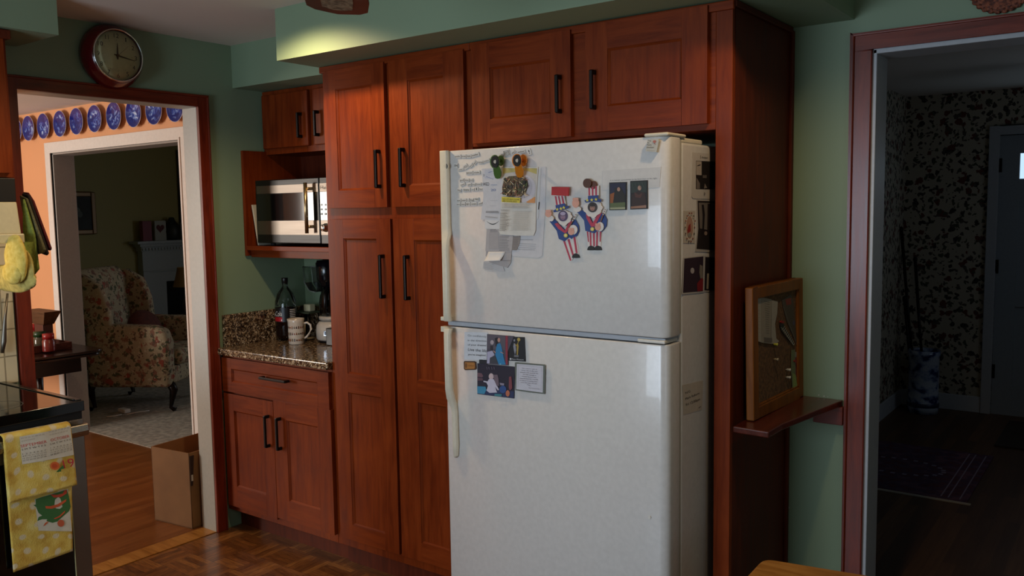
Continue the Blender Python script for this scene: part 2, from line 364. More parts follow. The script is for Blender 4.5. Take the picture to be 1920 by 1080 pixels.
class Art:
    """flat printed or cut-out things lying on a real surface; each colour layer a hair above the last"""
    def __init__(s, M, N, off=.0, step=.00025):
        s.M = M; s.N = Vector(N).normalized(); s.off = off; s.step = step; s.n = 0; s.mb = MB(); s.mats = []; s.wave = None
    def mi(s, c, rough=.6):
        m = c if isinstance(c, bpy.types.Material) else pm(c, rough)
        if m not in s.mats: s.mats.append(m)
        return s.mats.index(m)
    def P(s, px, py, extra=0):
        p = s.M(px, py); w = s.wave(p) if s.wave else 0
        return p + s.N*(s.off+s.n*s.step+extra+w)
    def slab(s, pts, c, th=.001, rough=.6):
        P0 = [s.M(*p)+s.N*s.off for p in pts]; s.mb.prism(P0, s.N*th, s.mi(c, rough)); s.off += th; s.n = 1; return s
    def poly(s, pts, c, rough=.6, th=0):
        if th: s.mb.prism([s.P(*p) for p in pts], s.N*th, s.mi(c, rough)); s.off += th; s.n += 1; return s
        from mathutils.geometry import tessellate_polygon
        tr = tessellate_polygon([[Vector((p[0], p[1], 0)) for p in pts]])
        s.mb.add([s.P(*p) for p in pts], [tuple(t) for t in tr], s.mi(c, rough)); s.n += 1; return s
    def ell(s, cx, cy, rx, ry, c, n=20, rough=.6, th=0, rot=0):
        ca, sa = math.cos(rot), math.sin(rot)
        return s.poly([(cx+rx*math.cos(t)*ca-ry*math.sin(t)*sa, cy+rx*math.cos(t)*sa+ry*math.sin(t)*ca) for t in [2*math.pi*i/n for i in range(n)]], c, rough, th)
    def line(s, x0, y0, x1, y1, w, c):
        d = math.hypot(x1-x0, y1-y0) or 1; nx, ny = -(y1-y0)/d*w/2, (x1-x0)/d*w/2
        s.mb.add([s.P(x0+nx, y0+ny), s.P(x1+nx, y1+ny), s.P(x1-nx, y1-ny), s.P(x0-nx, y0-ny)], [(0, 1, 2, 3)], s.mi(c)); return s
    def lines(s, x0, y0, x1, y1, n, dy, w, c, jit=.2, dx=0):
        for i in range(n):
            e = 1-random.random()*jit
            s.line(x0+dx*i, y0+dy*i, x0+dx*i+(x1-x0)*e, y0+dy*i+(y1-y0)*e, w, c)
        s.n += 1; return s
    def text(s, t, x0, y0, x1, y1, h, c, slant=0):
        vs, fs = glyphs(t); dx, dy = x1-x0, y1-y0; d = math.hypot(dx, dy); ux, uy = dx/d, dy/d
        out = [s.P(x0+dx*u+(uy+ux*slant)*h*v, y0+dy*u-(ux-uy*slant)*h*v) for u, v in vs]
        s.mb.add(out, fs, s.mi(c)); s.n += 1; return s
    def build(s, name, label=None, cat=None, group=None, parent=None):
        o = s.mb.build(name, s.mats, parent, fix=False)
        return tag(o, label, cat, group)

# ================================================================== THE ROOMS
D = .535            # face of the wall behind the cabinets
ZC, ZS = 2.369, 2.166
o = MB().box(0, 4.8, -4.2, D, -.05, 0).build('floor', parquet()); st(o)
o = MB().box(-4.5, 0, -3.0, .60, -.05, 0).build('floor.001', oak_floor); st(o)
o = MB().box(-6.0, 2.09, .60, 4.7, -.05, 0.004).build('floor.002', carpet_m); st(o)
o = MB().box(2.09, 4.4, .535, 4.7, -.05, 0).build('floor.003', hall_floor); st(o)
o = MB().box(-.06, 4.8, -4.2, D+.07, ZC, ZC+.05).build('ceiling', ceil_m); st(o)
o = MB().box(-4.5, -.06, -3.0, D+.07, 2.306, 2.35).build('ceiling.001', ceil_m); st(o)
o = MB().box(-6.0, 2.13, D+.07, 4.7, 2.42, 2.46).build('ceiling.002', ceil_m); st(o)
o = MB().box(2.13, 4.4, D+.07, 4.7, 2.36, 2.46).build('ceiling.003', ceil_m); st(o)

def wall_x(name, y0, y1, x0, x1, z1, holes, mat):      # wall running along X with rectangular openings (xa,xb,za,zb)
    mb = MB(); xs = x0
    for xa, xb, za, zb in sorted(holes):
        mb.box(xs, xa, y0, y1, 0, z1)
        if za > 0: mb.box(xa, xb, y0, y1, 0, za)
        if zb < z1: mb.box(xa, xb, y0, y1, zb, z1)
        xs = xb
    mb.box(xs, x1, y0, y1, 0, z1); return st(mb.build(name, mat))
def wall_y(name, x0, x1, y0, y1, z1, holes, mat):
    mb = MB(); ys = y0
    for ya, yb, za, zb in sorted(holes):
        mb.box(x0, x1, ys, ya, 0, z1)
        if za > 0: mb.box(x0, x1, ya, yb, 0, za)
        if zb < z1: mb.box(x0, x1, ya, yb, zb, z1)
        ys = yb
    mb.box(x0, x1, ys, y1, 0, z1); return st(mb.build(name, mat))
HALL = (2.869, 3.72, 0, 2.06)
wall_x('wall_back', D, D+.066, 0, 4.8, ZC, [HALL], green)
wall_x('wall_hall_near', D+.066, D+.135, 2.09, 4.4, 2.36, [HALL], paper_m)
wall_x('wall_dining', D, D+.066, -4.5, -.06, 2.306, [(-2.64, -1.071, 0, 2.0)], orange)
wall_x('wall_living_near', D+.066, D+.135, -6.0, 2.05, 2.42, [(-2.64, -1.071, 0, 2.0)], olive)
wall_y('wall_left', -.055, 0, -4.2, D, ZC, [(-.88, -.075, 0, 2.058)], green)
wall_y('wall_dining_right', -.11, -.055, -3.0, D, 2.306, [(-.88, -.075, 0, 2.058)], orange)
wall_y('wall_right', 4.8, 4.86, -4.2, D, ZC, [(-2.6, -1.2, .75, 1.95)], green)
wall_x('wall_front', -4.26, -4.2, 0, 4.8, ZC, [(.7, 2.5, .8, 1.9)], green)
wall_x('wall_dining_front', -3.06, -3.0, -4.5, -.11, 2.306, [(-3.2, -2.3, .7, 2.1)], orange)
wall_y('wall_dining_left', -4.56, -4.5, -3.0, D, 2.306, [], orange)
wall_y('wall_living_left', -6.06, -6.0, .6, 4.7, 2.42, [], olive)
wall_y('wall_living_right', 2.05, 2.09, D+.135, 4.6, 2.42, [], olive)
wall_y('wall_hall_left', 2.09, 2.13, D+.135, 4.6, 2.36, [], paper_m)
wall_y('wall_hall_right', 4.3, 4.36, D+.135, 4.6, 2.36, [(2.8, 3.6, 1.0, 2.0)], paper_m)
wall_x('wall_living_far', 4.6, 4.66, -6.0, 2.09, 2.42, [(-1.9, -.1, .8, 2.0)], olive)
wall_x('wall_hall_far', 4.6, 4.66, 2.13, 4.36, 2.36, [(2.755, 3.665, 0, 2.035)], paper_m)
# soffits
st(MB().box(.772, 2.806, -.215, D, ZS, ZC).build('wall_soffit_back', green))
st(MB().box(0, .772, .132, D, ZS, ZC).build('wall_soffit_nook', green))
st(MB().box(0, .34, -4.2, -.865, 2.225, ZC).build('wall_soffit_left', green))

# windows behind the camera and in the other rooms, the hall one invented
def window(n, ax, c, a0, a1, z0, z1):
    fr = MB(); w = .05
    def bx(mb, u0, u1, za, zb, d0=-.02, d1=.02):
        if ax == 'x': mb.box(u0, u1, c+d0, c+d1, za, zb)
        else: mb.box(c+d0, c+d1, u0, u1, za, zb)
    for (u0, u1, za, zb) in [(a0, a0+w, z0, z1), (a1-w, a1, z0, z1), (a0, a1, z0, z0+w), (a0, a1, z1-w, z1), ((a0+a1)/2-.02, (a0+a1)/2+.02, z0, z1), (a0, a1, (z0+z1)/2-.02, (z0+z1)/2+.02)]:
        bx(fr, u0, u1, za, zb)
    o = fr.build('window_%d' % n, white_trim); st(o)
window(1, 'x', -4.23, .7, 2.5, .8, 1.9); window(2, 'y', 4.83, -2.6, -1.2, .75, 1.95)
window(3, 'x', -3.03, -3.2, -2.3, .7, 2.1); window(4, 'x', 4.63, -1.9, -.1, .8, 2.0); window(5, 'y', 4.33, 2.8, 3.6, 1.0, 2.0)  # hall frame is made up to go with its fill lamp

# ---- doorway kitchen -> dining
mb = MB(); YJ, YC, ZH, ZHO = -.075, -.021, 2.058, 2.111
mb.box(0, .018, YJ, YC, 0, ZHO, 0); mb.box(0, .018, -.88-.056, -.88, 0, ZHO, 0); mb.box(0, .018, -.88, YJ, ZH, ZHO, 1)
mb.box(.0, .024, YC-.008, YC, 0, ZHO, 0); mb.box(0, .024, -.936, YC, ZHO-.008, ZHO, 1)
st(mb.build('trim_1', [trim_z, trim_y], bevel=.003))
mb = MB(); mb.box(-.112, .001, YJ-.001, YJ+.016, 0, ZH); mb.box(-.112, .001, -.896, -.879, 0, ZH); mb.box(-.112, .001, -.896, YJ+.016, ZH-.001, ZH+.016)
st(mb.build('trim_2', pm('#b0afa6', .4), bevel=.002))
st(MB().box(-.11, .0, -.88, YJ, -.01, .004).build('trim_3', oaky, bevel=.002))
# ---- doorway dining -> living
mb = MB(); a, b2, zt = -2.64, -1.071, 2.005
mb.box(a-.085, a, D-.02, D, 0, zt+.075); mb.box(b2, b2+.085, D-.02, D, 0, zt+.075); mb.box(a, b2, D-.02, D, zt, zt+.075)
mb.box(a-.015, a, D-.026, D, 0, zt+.015); mb.box(b2, b2+.015, D-.026, D, 0, zt+.015); mb.box(a, b2, D-.026, D, zt, zt+.015)
st(mb.build('trim_4', white_trim))
mb = MB(); mb.box(a-.001, a+.012, D-.01, D+.14, 0, zt); mb.box(b2-.012, b2+.001, D-.01, D+.14, 0, zt); mb.box(a, b2, D-.01, D+.14, zt-.012, zt+.001)
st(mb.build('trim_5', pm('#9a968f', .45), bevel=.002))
# ---- doorway kitchen -> hall
mb = MB(); xa, xb = 2.869, 3.72
for x0, x1 in ((xa-.065, xa), (xb, xb+.065)): mb.box(x0, x1, D-.018, D, 0, 2.06, 0)
mb.box(xa-.065, xb+.065, D-.018, D, 2.06, 2.116, 1)
mb.box(xa-.065, xa-.055, D-.026, D, 0, 2.116, 0); mb.box(xa-.065, xb+.065, D-.026, D, 2.106, 2.116, 1)
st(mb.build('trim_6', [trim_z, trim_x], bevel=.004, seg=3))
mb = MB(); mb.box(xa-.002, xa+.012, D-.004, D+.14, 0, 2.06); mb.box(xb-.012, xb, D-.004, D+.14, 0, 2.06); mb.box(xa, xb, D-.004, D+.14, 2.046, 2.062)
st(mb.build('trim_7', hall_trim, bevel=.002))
# baseboards
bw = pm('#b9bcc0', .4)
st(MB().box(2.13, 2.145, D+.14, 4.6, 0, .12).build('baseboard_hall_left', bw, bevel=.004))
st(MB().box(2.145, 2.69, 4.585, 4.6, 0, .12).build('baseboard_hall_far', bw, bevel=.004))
st(MB().box(-6, -5.985, .68, 2.7, .004, .12).build('baseboard_living', white_trim, bevel=.004))
st(MB().box(-4.5, a-.085, D-.015, D, 0, .12).build('baseboard_dining', white_trim, bevel=.004))
# front door in the hall
mb = MB(); mb.box(2.69, 2.755, 4.575, 4.6, 0, 2.10); mb.box(3.665, 3.73, 4.575, 4.6, 0, 2.10); mb.box(2.755, 3.665, 4.575, 4.6, 2.035, 2.10)
st(mb.build('trim_8', hall_trim, bevel=.004))
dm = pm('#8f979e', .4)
mb = MB(); X0, X1 = 2.7565, 3.6635
lx0, lx1, lz0, lz1 = 2.885, 3.535, 1.72, 1.90
mb.box(X0, lx0, 4.61, 4.65, 0, 2.03); mb.box(lx1, X1, 4.61, 4.65, 0, 2.03); mb.box(lx0, lx1, 4.61, 4.65, lz1, 2.03); mb.box(lx0, lx1, 4.61, 4.65, 0, .22); mb.box(lx0, lx1, 4.61, 4.65, 1.56, lz0)
mb.box(3.18, 3.24, 4.61, 4.65, .22, 1.56); mb.box(lx0, 3.18, 4.61, 4.65, .80, .90); mb.box(3.24, lx1, 4.61, 4.65, .80, .90)
mb.box(lx0, lx1, 4.625, 4.645, .22, 1.56)
door1 = st(mb.build('door_1', dm))
m, nt, b = new_mat('bright_window_glass'); b.inputs['Emission Color'].default_value = (.55, .78, 1, 1); b.inputs['Emission Strength'].default_value = 1.1; b.inputs['Roughness'].default_value = .1
MB().box(lx0, lx1, 4.635, 4.64, lz0, lz1).build('door_glass', m, door1)
MB().box(2.74, 3.68, 4.655, 4.68, 0, 2.06).build('leak_stop', dm, door1)  # unseen slab added behind the door to stop light leaking past it
for z in (.32, 1.09, 1.82): MB().box(2.752, 2.775, 4.598, 4.612, z-.05, z+.05).build('hinge', bronze, door1)
MB().lathe([(0, 0), (.03, .0), (.03, .008), (.012, .02), (.012, .045), (.03, .055), (.03, .08), (0, .09)], (3.58, 4.61, 1.0), 16, axis=(0, -1, 0)).build('knob', brass, door1)

# ================================================================== CABINETS
def shaker(mb, M, w, h, t=.02, st_=.068, rails=None, rec=.009):
    """door slab in local (u along width, v up, d outwards); rails = list of panel (v0,v1); M maps (u,v,d)->world.
       material 0 upright grain, 1 crosswise"""
    panels = rails or [(st_, h-st_)]
    def bx(u0, u1, v0, v1, d0, d1, m):
        P = [(u0, v0), (u1, v0), (u1, v1), (u0, v1)]
        mb.hexa([M(u, v, d0) for u, v in P], [M(u, v, d1) for u, v in P], m)
    bx(0, st_, 0, h, 0, t, 0); bx(w-st_, w, 0, h, 0, t, 0)
    vs = [0]+[x for p in panels for x in p]+[h]
    for i in range(0, len(vs), 2): bx(st_, w-st_, vs[i], vs[i+1], 0, t, 1)
    for v0, v1 in panels:
        u0, u1 = st_, w-st_; c = .007
        bx(u0, u1, v0, v1, 0, t-rec, 0)
        o_ = [(u0, v0), (u1, v0), (u1, v1), (u0, v1)]; i_ = [(u0+c, v0+c), (u1-c, v0+c), (u1-c, v1-c), (u0+c, v1-c)]
        # bead step round the panel
        for k in range(4):
            a_, b_ = o_[k], o_[(k+1) % 4]; c_, d_ = i_[(k+1) % 4], i_[k]
            mb.hexa([M(*p, t-rec) for p in (a_, b_, c_, d_)], [M(*a_, t-.0025), M(*b_, t-.0025), M(*c_, t-rec+.001), M(*d_, t-rec+.001)], k % 2 == 0 and 1 or 0)
def slabfn_negy(x0, z0, y0): return lambda u, v, d: Vector((x0+u, y0-d, z0+v))
def slabfn_posx(y0, z0, x0): return lambda u, v, d: Vector((x0+d, y0+u, z0+v))
def door(parent, x0, x1, z0, z1, panels=None, y=0, st_=.068, name='door', hx=None, hz=None, hlen=.15, horiz=False):
    mb = MB(); shaker(mb, slabfn_negy(x0, z0, y), x1-x0, z1-z0, panels and .02 or .02, st_, panels and [(a-z0, b-z0) for a, b in panels])
    d = mb.build(name, [cherry_z, cherry_x], parent, bevel=.0018, seg=2)
    if hx is not None:
        pull(d, hx, hz, hlen, y-.02, horiz)
    return d
def pull(d, hx, hz, L, y, horiz=False):
    h = MB(); P = .03; w = .006
    def bx(a0, a1, b0, b1, y0, y1):
        if horiz: h.box(hx+a0, hx+a1, y0, y1, hz+b0, hz+b1)
        else: h.box(hx+b0, hx+b1, y0, y1, hz+a0, hz+a1)
    bx(-L/2, L/2, -w, w, y-P, y-P+.011)
    for s in (-1, 1): bx(s*(L/2-.006)-.0075, s*(L/2-.006)+.0075, -.006, .006, y-P+.004, y); 
    h.build('handle', bronze, d, bevel=.0025)

DC = D-.004; ZT = ZS-.003
pan = thing('pantry_cabinet', 'tall cherry wood pantry with four panelled doors, left of the white refrigerator', 'cabinet', (1.21, .27, 0))
mb = MB(); PX0, PX1 = .797, 1.60
mb.box(PX0, PX1-.001, 0, DC, .10, ZT, 0); mb.box(PX0, PX1-.001, .07, DC, 0, .10, 0)
mb.build('body', [cherry_z], pan, bevel=.001)
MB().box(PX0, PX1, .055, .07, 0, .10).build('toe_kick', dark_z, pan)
MB().box(PX0-.008, PX1, -.012, 0.002, ZS-.03, ZT).build('top_molding', cherry_x, pan, bevel=.003)
door(pan, .826, 1.172, 1.573, 2.142, [(1.646, 2.061)], hx=1.139, hz=1.725)
door(pan, 1.199, 1.578, 1.573, 2.142, [(1.655, 2.058)], st_=.098, hx=1.272, hz=1.725)
door(pan, .832, 1.186, .142, 1.526, [(.213, .793), (.874, 1.446)], st_=.08, hx=1.146, hz=1.295, hlen=.175)
door(pan, 1.2, 1.572, .142, 1.526, [(.220, .798), (.886, 1.443)], st_=.112, hx=1.282, hz=1.295, hlen=.175)

# cabinet over the fridge with the tall end panel
fc = thing('refrigerator_cabinet', 'cherry wood cabinet above the refrigerator with two wide doors and a tall end panel', 'cabinet', (2.1, .27, 0))
mb = MB(); mb.box(1.601, 2.547, 0, DC, 1.787, ZT, 0)
mb.build('body', [cherry_x], fc, bevel=.001)
MB().box(1.60, 2.607, -.012, .002, ZS-.03, ZT).build('top_molding', cherry_x, fc, bevel=.003)
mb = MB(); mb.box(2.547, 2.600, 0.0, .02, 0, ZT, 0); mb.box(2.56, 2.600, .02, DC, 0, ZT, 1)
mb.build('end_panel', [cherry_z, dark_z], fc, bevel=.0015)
MB().box(2.600, 2.612, D-.026, DC, .0, ZS-.012).build('scribe_molding', dark_z, fc, bevel=.003)
MB().box(2.600, 2.612, .0, D-.022, ZS-.022, ZS-.002).build('scribe_molding', dark_z, fc, bevel=.003)
door(fc, 1.616, 2.041, 1.797, 2.150, [(1.880, 2.062)], st_=.083, hx=2.001, hz=1.94, hlen=.125)
door(fc, 2.099, 2.528, 1.806, 2.156, [(1.886, 2.070)], st_=.084, hx=2.136, hz=1.942, hlen=.125)

# base cabinet
bc = thing('base_cabinet', 'low cherry wood cabinet with one drawer over two doors, under the granite counter', 'cabinet', (.4, .27, 0))
mb = MB(); mb.box(0.003, .795, 0, DC, .10, .876); mb.build('body', [cherry_z], bc, bevel=.001)
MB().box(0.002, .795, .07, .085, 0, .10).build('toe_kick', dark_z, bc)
mb = MB(); shaker(mb, slabfn_negy(.027, .70, 0), .762, .165, .02, .073, [(.05, .115)])
dr = mb.build('drawer', [cherry_x, cherry_x], bc, bevel=.0018)
pull(dr, .437, .800, .185, -.02, True)
door(bc, .031, .404, .130, .690, [(.235, .61)], st_=.075, hx=.371, hz=.549, hlen=.15)
door(bc, .407, .795, .140, .700, [(.236, .615)], st_=.088, hx=.455, hz=.549, hlen=.15)
# counter
ct = thing('countertop', 'speckled brown granite countertop with low backsplash, left of the pantry', 'countertop', (.4, .25, .877))
MB().box(0.002, .796, -.032, DC, .877, .910).build('slab', granite_m, ct, bevel=.006, seg=3)
MB().box(0.002, .022, .01, D-.022, .910, 1.066).build('backsplash', granite_m, ct, bevel=.002)
MB().box(0.002, .796, D-.026, DC, .910, 1.066).build('backsplash', granite_m, ct, bevel=.002)

# nook uppers
uc = thing('wall_cabinet', 'small cherry wood wall cabinet above the microwave shelf, left of the pantry', 'cabinet', (.4, .42, 1.85))
MB().box(0.004, .795, .303, DC, 1.85, ZT).build('body', cherry_z, uc, bevel=.001)
def nookdoor(x0, x1, hx):
    mb = MB(); mb.box(x0, x1, .283, .303, 1.878, 2.142); d = mb.build('door', cherry_z, uc, bevel=.004); pull(d, hx, 1.976, .118, .283)
nookdoor(.02, .362, .318); nookdoor(.404, .78, .44)
ms = thing('microwave_shelf', 'open cherry wood shelf box holding the microwave, above the counter', 'shelf', (.4, .35, 1.347))
MB().box(0.003, .02, .16, DC, 1.347, 1.866).build('side_panel', cherry_z, ms, bevel=.0015)
MB().box(0.02, .796, .16, DC, 1.375, 1.397).build('shelf_board', cherry_x, ms, bevel=.0015)
MB().box(0.02, .796, .185, .205, 1.34, 1.375).build('apron', cherry_x, ms, bevel=.0015)
MB().box(0.02, .796, D-.012, D-.001, 1.397, 1.85).build('back_panel', dark_z, ms)

# ================================================================== REFRIGERATOR
FY = -.247; FX0, FX1 = 1.655, 2.509; FZT, FZG = 1.757, 1.168
fr = thing('refrigerator', 'white top-freezer refrigerator covered in magnets and papers', 'refrigerator', (2.08, .1, 0))
MB().box(1.662, 2.507, -.150, .46, .06, 1.744).build('body', fridge_m, fr, bevel=.008, seg=3)
MB().box(1.68, 2.49, -.12, .44, .0, .06).build('base_grille', rubber, fr)
def fdoor(name, z0, z1):
    # rounded right front edge, softly rounded left
    pr = []; R = .030
    pr += [(FX0, -.165), (FX0, FY+.008), (FX0+.008, FY)]
    for i in range(9):
        t = math.pi/2*i/8; pr.append((FX1-R+R*math.sin(t), FY+R*.9-R*.9*math.cos(t)))
    pr.append((FX1, -.165))
    mb = MB(); mb.prism([(x, y, z0) for x, y in pr], (0, 0, z1-z0)); d = mb.build(name, fridge_m, fr, bevel=.004, seg=3, angle=50)
    for p in d.data.polygons: p.use_smooth = abs(p.normal.z) < .5
    g = MB(); g.box(FX0+.01, FX1-.004, -.166, -.149, z0+.004, z1-.004); g.build('gasket', pm('#a8a296', .6), d)
    return d
d_up = fdoor('freezer_door', FZG+.006, FZT); d_lo = fdoor('refrigerator_door', .09, FZG-.014)
MB().box(FX0+.01, FX1-.012, -.238, -.16, FZG-.011, FZG+.004).build('divider', pm('#a9adb4', .4), fr, bevel=.002)
mb = MB(); mb.box(2.435, 2.512, -.252, -.13, FZT, FZT+.010); mb.box(2.455, 2.505, -.15, .0, 1.742, 1.758); mb.build('hinge_cover', fridge_h, fr, bevel=.008, seg=4)
mb = MB(); mb.box(2.41, 2.50, -.247, -.16, FZG-.011, FZG-.001); mb.build('hinge', pm('#d8d4ca', .3), fr, bevel=.003)
def handle(parent, path, zlist, name='handle'):
    # path: list of (z, stand-off, width, x0)
    mb = MB(); sec = []
    for z, so, w, x0 in path:
        x0 += so*.86
        sec.append([(x0, FY-so+.004, z), (x0+.006, FY-so-.003, z), (x0+w-.006, FY-so-.003, z), (x0+w, FY-so+.004, z), (x0+w-.002, FY-so+.013, z), (x0+.002, FY-so+.013, z)])
    n = 6; vs = [p for s_ in sec for p in s_]; fs = [(i*n+j, (i+1)*n+j, (i+1)*n+(j+1) % n, i*n+(j+1) % n) for i in range(len(sec)-1) for j in range(n)]
    mb.add(vs, fs+[tuple(range(n)), tuple(range(len(vs)-n, len(vs)))[::-1]], 0, True)
    for z0, z1 in zlist: mb.box(FX0-.006, FX0+.030, FY-.012, FY+.01, z0, z1)
    return mb.build(name, fridge_h, parent, bevel=.002)
handle(d_up, [(1.758, .012, .040, FX0-.006), (1.50, .012, .040, FX0-.006), (1.475, .013, .042, FX0-.006), (1.455, .026, .034, FX0-.006), (1.42, .036, .030, FX0-.006), (1.30, .038, .030, FX0-.006), (1.20, .036, .030, FX0-.006), (1.176, .030, .034, FX0-.004)], [(1.174, 1.188)])
handle(d_lo, [(1.152, .030, .034, FX0-.004), (1.13, .036, .030, FX0-.006), (1.02, .038, .030, FX0-.006), (.94, .036, .032, FX0-.005), (.905, .024, .036, FX0), (.885, .013, .034, FX0+.01), (.86, .011, .026, FX0+.022), (.74, .011, .026, FX0+.024), (.70, .009, .022, FX0+.026), (.692, .004, .014, FX0+.03)], [(1.135, 1.154)])
def FA(off=0.0003): return Art(lambda px, py: at(px, py, 'y', FY), (0, -1, 0), off)
a = FA(.014)   # round emblem on the handle strip
a.ell(840, 312, 6, 6.6, '#c9c4b4', 24); a.ell(840, 312, 4.9, 5.6, '#2c2c2a', 24); a.ell(840, 312, 3.9, 4.6, '#8f8c82', 20); a.ell(840, 312, 3.4, 4.1, '#2c2c2a', 20); a.text('GE', 837.7, 314.2, 842.6, 314.2, 4.2, '#d8d4c8')
a.build('emblem', parent=fr)

# ---- word magnets
PAP = '#cfcbc4'; INK = '#4a4744'
WORDS = [
 ('top row', [('smile', 852.5, 297, 865, 296.5, 7), ('love', 866, 296.5, 874.6, 296.3, 7), ('dark', 875.2, 296.3, 884, 296.2, 7), ('breakfast', 885, 295.5, 900, 291.5, 7)]),
 ('second row', [("I'M", 851.5, 316, 859.4, 316, 10), ('never', 860, 321.3, 870.6, 319, 5.5), ('YOU', 872.5, 319, 880.5, 313.6, 9.5), ('are', 882, 315.4, 889, 310, 6), ('at', 891.2, 309.8, 896, 303.5, 6.5), ('morning', 896.6, 307, 906.2, 306.6, 5.5), ('presents', 907.4, 306, 919.6, 302, 5.5)]),
 ('row above the clips', [('the', 939.8, 292.4, 944.8, 291.6, 4.6), ('BEST', 946, 294, 957.6, 291.2, 11.5), ('day', 961.3, 291, 968.3, 284.8, 6), ('weekend', 970, 288.6, 986.2, 285.8, 6), ('!', 990.5, 291.8, 998.3, 289.5, 12)]),
 ('third row', [('special', 873.8, 327.5, 887.4, 327.2, 7), ('smile', 888.2, 326.6, 900.8, 326.2, 6.5)]),
 ('fourth row', [('good', 862.3, 341, 870.8, 340.8, 6.5), ('time', 871.8, 340.8, 880.6, 340.6, 6.3), ('to', 881.4, 340.6, 887.6, 340.4, 6)]),
 ('fifth row', [('sweet', 864.5, 350.3, 873.9, 346.3, 5.6), ('with', 876.8, 349.4, 884.8, 348.8, 5.6), ('my', 886.3, 348.6, 892.7, 348.3, 5.6), ('love', 893.8, 348.3, 902.8, 348, 5.8)]),
 ('sixth row', [('they', 857.2, 359, 865, 360, 6.4), ('sleeping', 868, 359, 882.6, 358.7, 6.4), ('in', 885.4, 358.3, 890.3, 358.1, 5.6), ('I', 891, 358, 897.6, 357.6, 7), ('feel', 898.8, 357.3, 906.8, 357, 5.6)]),
 ('seventh row', [('at', 857.3, 379.3, 865, 379.2, 7), ('your', 865.6, 378.9, 875.4, 378.6, 6.6), ('a', 876, 378.4, 881, 378.2, 6.6), ('big', 881.6, 378.2, 888.8, 378.2, 6.6), ('TREE', 890, 377, 898.8, 376.6, 6.4)]),
 ('lowest row', [('we', 856.4, 386, 864.2, 385.8, 6), ('see', 865.2, 386, 873.2, 385.8, 6.8), ('light', 874, 385.7, 882.6, 385.4, 6.8), ('outside', 883.2, 385.4, 894.9, 385.1, 6.4), ('until', 897.2, 385, 905.2, 384.6, 6)]),
]
ORD = ['first', 'second', 'third', 'fourth', 'fifth', 'sixth', 'seventh']
for row, ws in WORDS:
    for i, (t, x0, y0, x1, y1, h) in enumerate(ws):
        a = FA(.0002); dx, dy = x1-x0, y1-y0; d = math.hypot(dx, dy); ux, uy = dx/d, dy/d
        P = lambda u, v: (x0+ux*u+uy*v, y0+uy*u-ux*v)
        a.slab([P(0, 0), P(d, 0), P(d, h), P(0, h)], PAP, .0012)
        a.poly([P(d-.35, -.1), P(d+.05, -.1), P(d+.05, h), P(d-.35, h)], '#6a6662'); a.poly([P(0, -.1), P(d, -.1), P(d, .25), P(0, .25)], '#a39f98')
        if t == 'BEST':
            for q0, q1, q2, q3 in ((1, 1.5, d-1.4, 2.2), (1, h-1.9, d-1.4, h-1.2), (1, 1.5, 1.7, h-1.2), (d-2.1, 1.5, d-1.4, h-1.2)): a.poly([P(q0, q1), P(q2, q1), P(q2, q3), P(q0, q3)], INK)
            a.text(t, *P(2.4, 3.4), *P(d-2.8, 3.4), h*.42, INK)
        elif t in ('!', 'I', 'a'): a.text(t, *P(d*.38, h*.2), *P(d*.6, h*.2), h*.62, '#1a1a1a')
        else: a.text(t, *P(d*.1, h*.27), *P(d*.86, h*.27), h*.46, INK)
        lab = 'white magnet with the word "%s", %s in the %s of word magnets' % (t, ORD[i], row)
        a.build('word_magnet', lab, 'magnet', 'word magnets on the freezer door')

# ---- papers under the two clips (mapped from the photo onto the door)
def q7(*pts): return [(840+x/4.318, 270+y/4.32) for x, y in pts]
W1, W2, GY = '#d2cecb', '#c6c3c4', '#b3aba5'
a = FA(.0006); a.slab(q7((440, 190), (795, 183), (790, 500), (765, 905), (735, 922), (520, 905), (500, 600)), W2, .0006)
x, y = 975.5, 449.5; a.lines(x, y, 1000, y+.2, 1, 2, .7, '#5a5a60', .0); a.lines(974, 457, 1006, 458, 4, 3.6, .6, '#77777c', .06, -.5)
a.build('letter_sheet', 'large white letter sheet hanging behind the recipe page on the freezer door', 'paper', 'papers clipped to the freezer door')
a = FA(.0018); a.slab(q7((450, 195), (757, 192), (745, 420), (735, 600), (700, 640), (450, 640)), '#c9c6c3', .0005)
a.poly(q7((738, 470), (746, 470), (740, 530), (733, 530)), '#1c1c1c')
a.build('backing_page', 'white page edge showing just behind the right side of the recipe page', 'paper', 'papers clipped to the freezer door')
a = FA(.0016); a.slab(q7((276, 200), (450, 190), (452, 420), (440, 615), (350, 610), (268, 612), (290, 420)), W2, .0005)
for i in range(7): a.line(*q7((300, 215+i*11))[0], *q7((410, 208+i*12))[0], .35, '#7f93c8')
a.line(*q7((310, 262))[0], *q7((370, 285))[0], .6, '#5d6f9c'); a.line(*q7((330, 232))[0], *q7((362, 222))[0], .8, '#5d6f9c')
a.text('2', 906.7, 330.5, 909.3, 330.5, 3.8, '#2a2a2c'); a.text('WED', 905.8, 348.5, 918.2, 348, 6.2, '#3a3a3c')
a.text('20', 921, 358.6, 930.5, 358.2, 4.6, '#5d6f9c'); a.lines(921, 346.8, 933, 346.4, 1, 2, 1.0, '#7f8ba8', 0)
a.lines(920, 376, 934, 376, 3, 10, .5, '#9a9aa2', .4); a.lines(912, 396, 937, 396.5, 3, 1.3, .7, '#6f6c6a', .1); a.lines(911, 405.5, 936, 408, 2, 1.3, .6, '#8d8a88', .1)
a.build('note_sheet', 'white note sheet reading WED with blue handwriting, under the green clip', 'paper', 'papers clipped to the freezer door')
a = FA(.0012); a.slab(q7((303, 600), (440, 600), (430, 690), (300, 685)), W1, .0005)
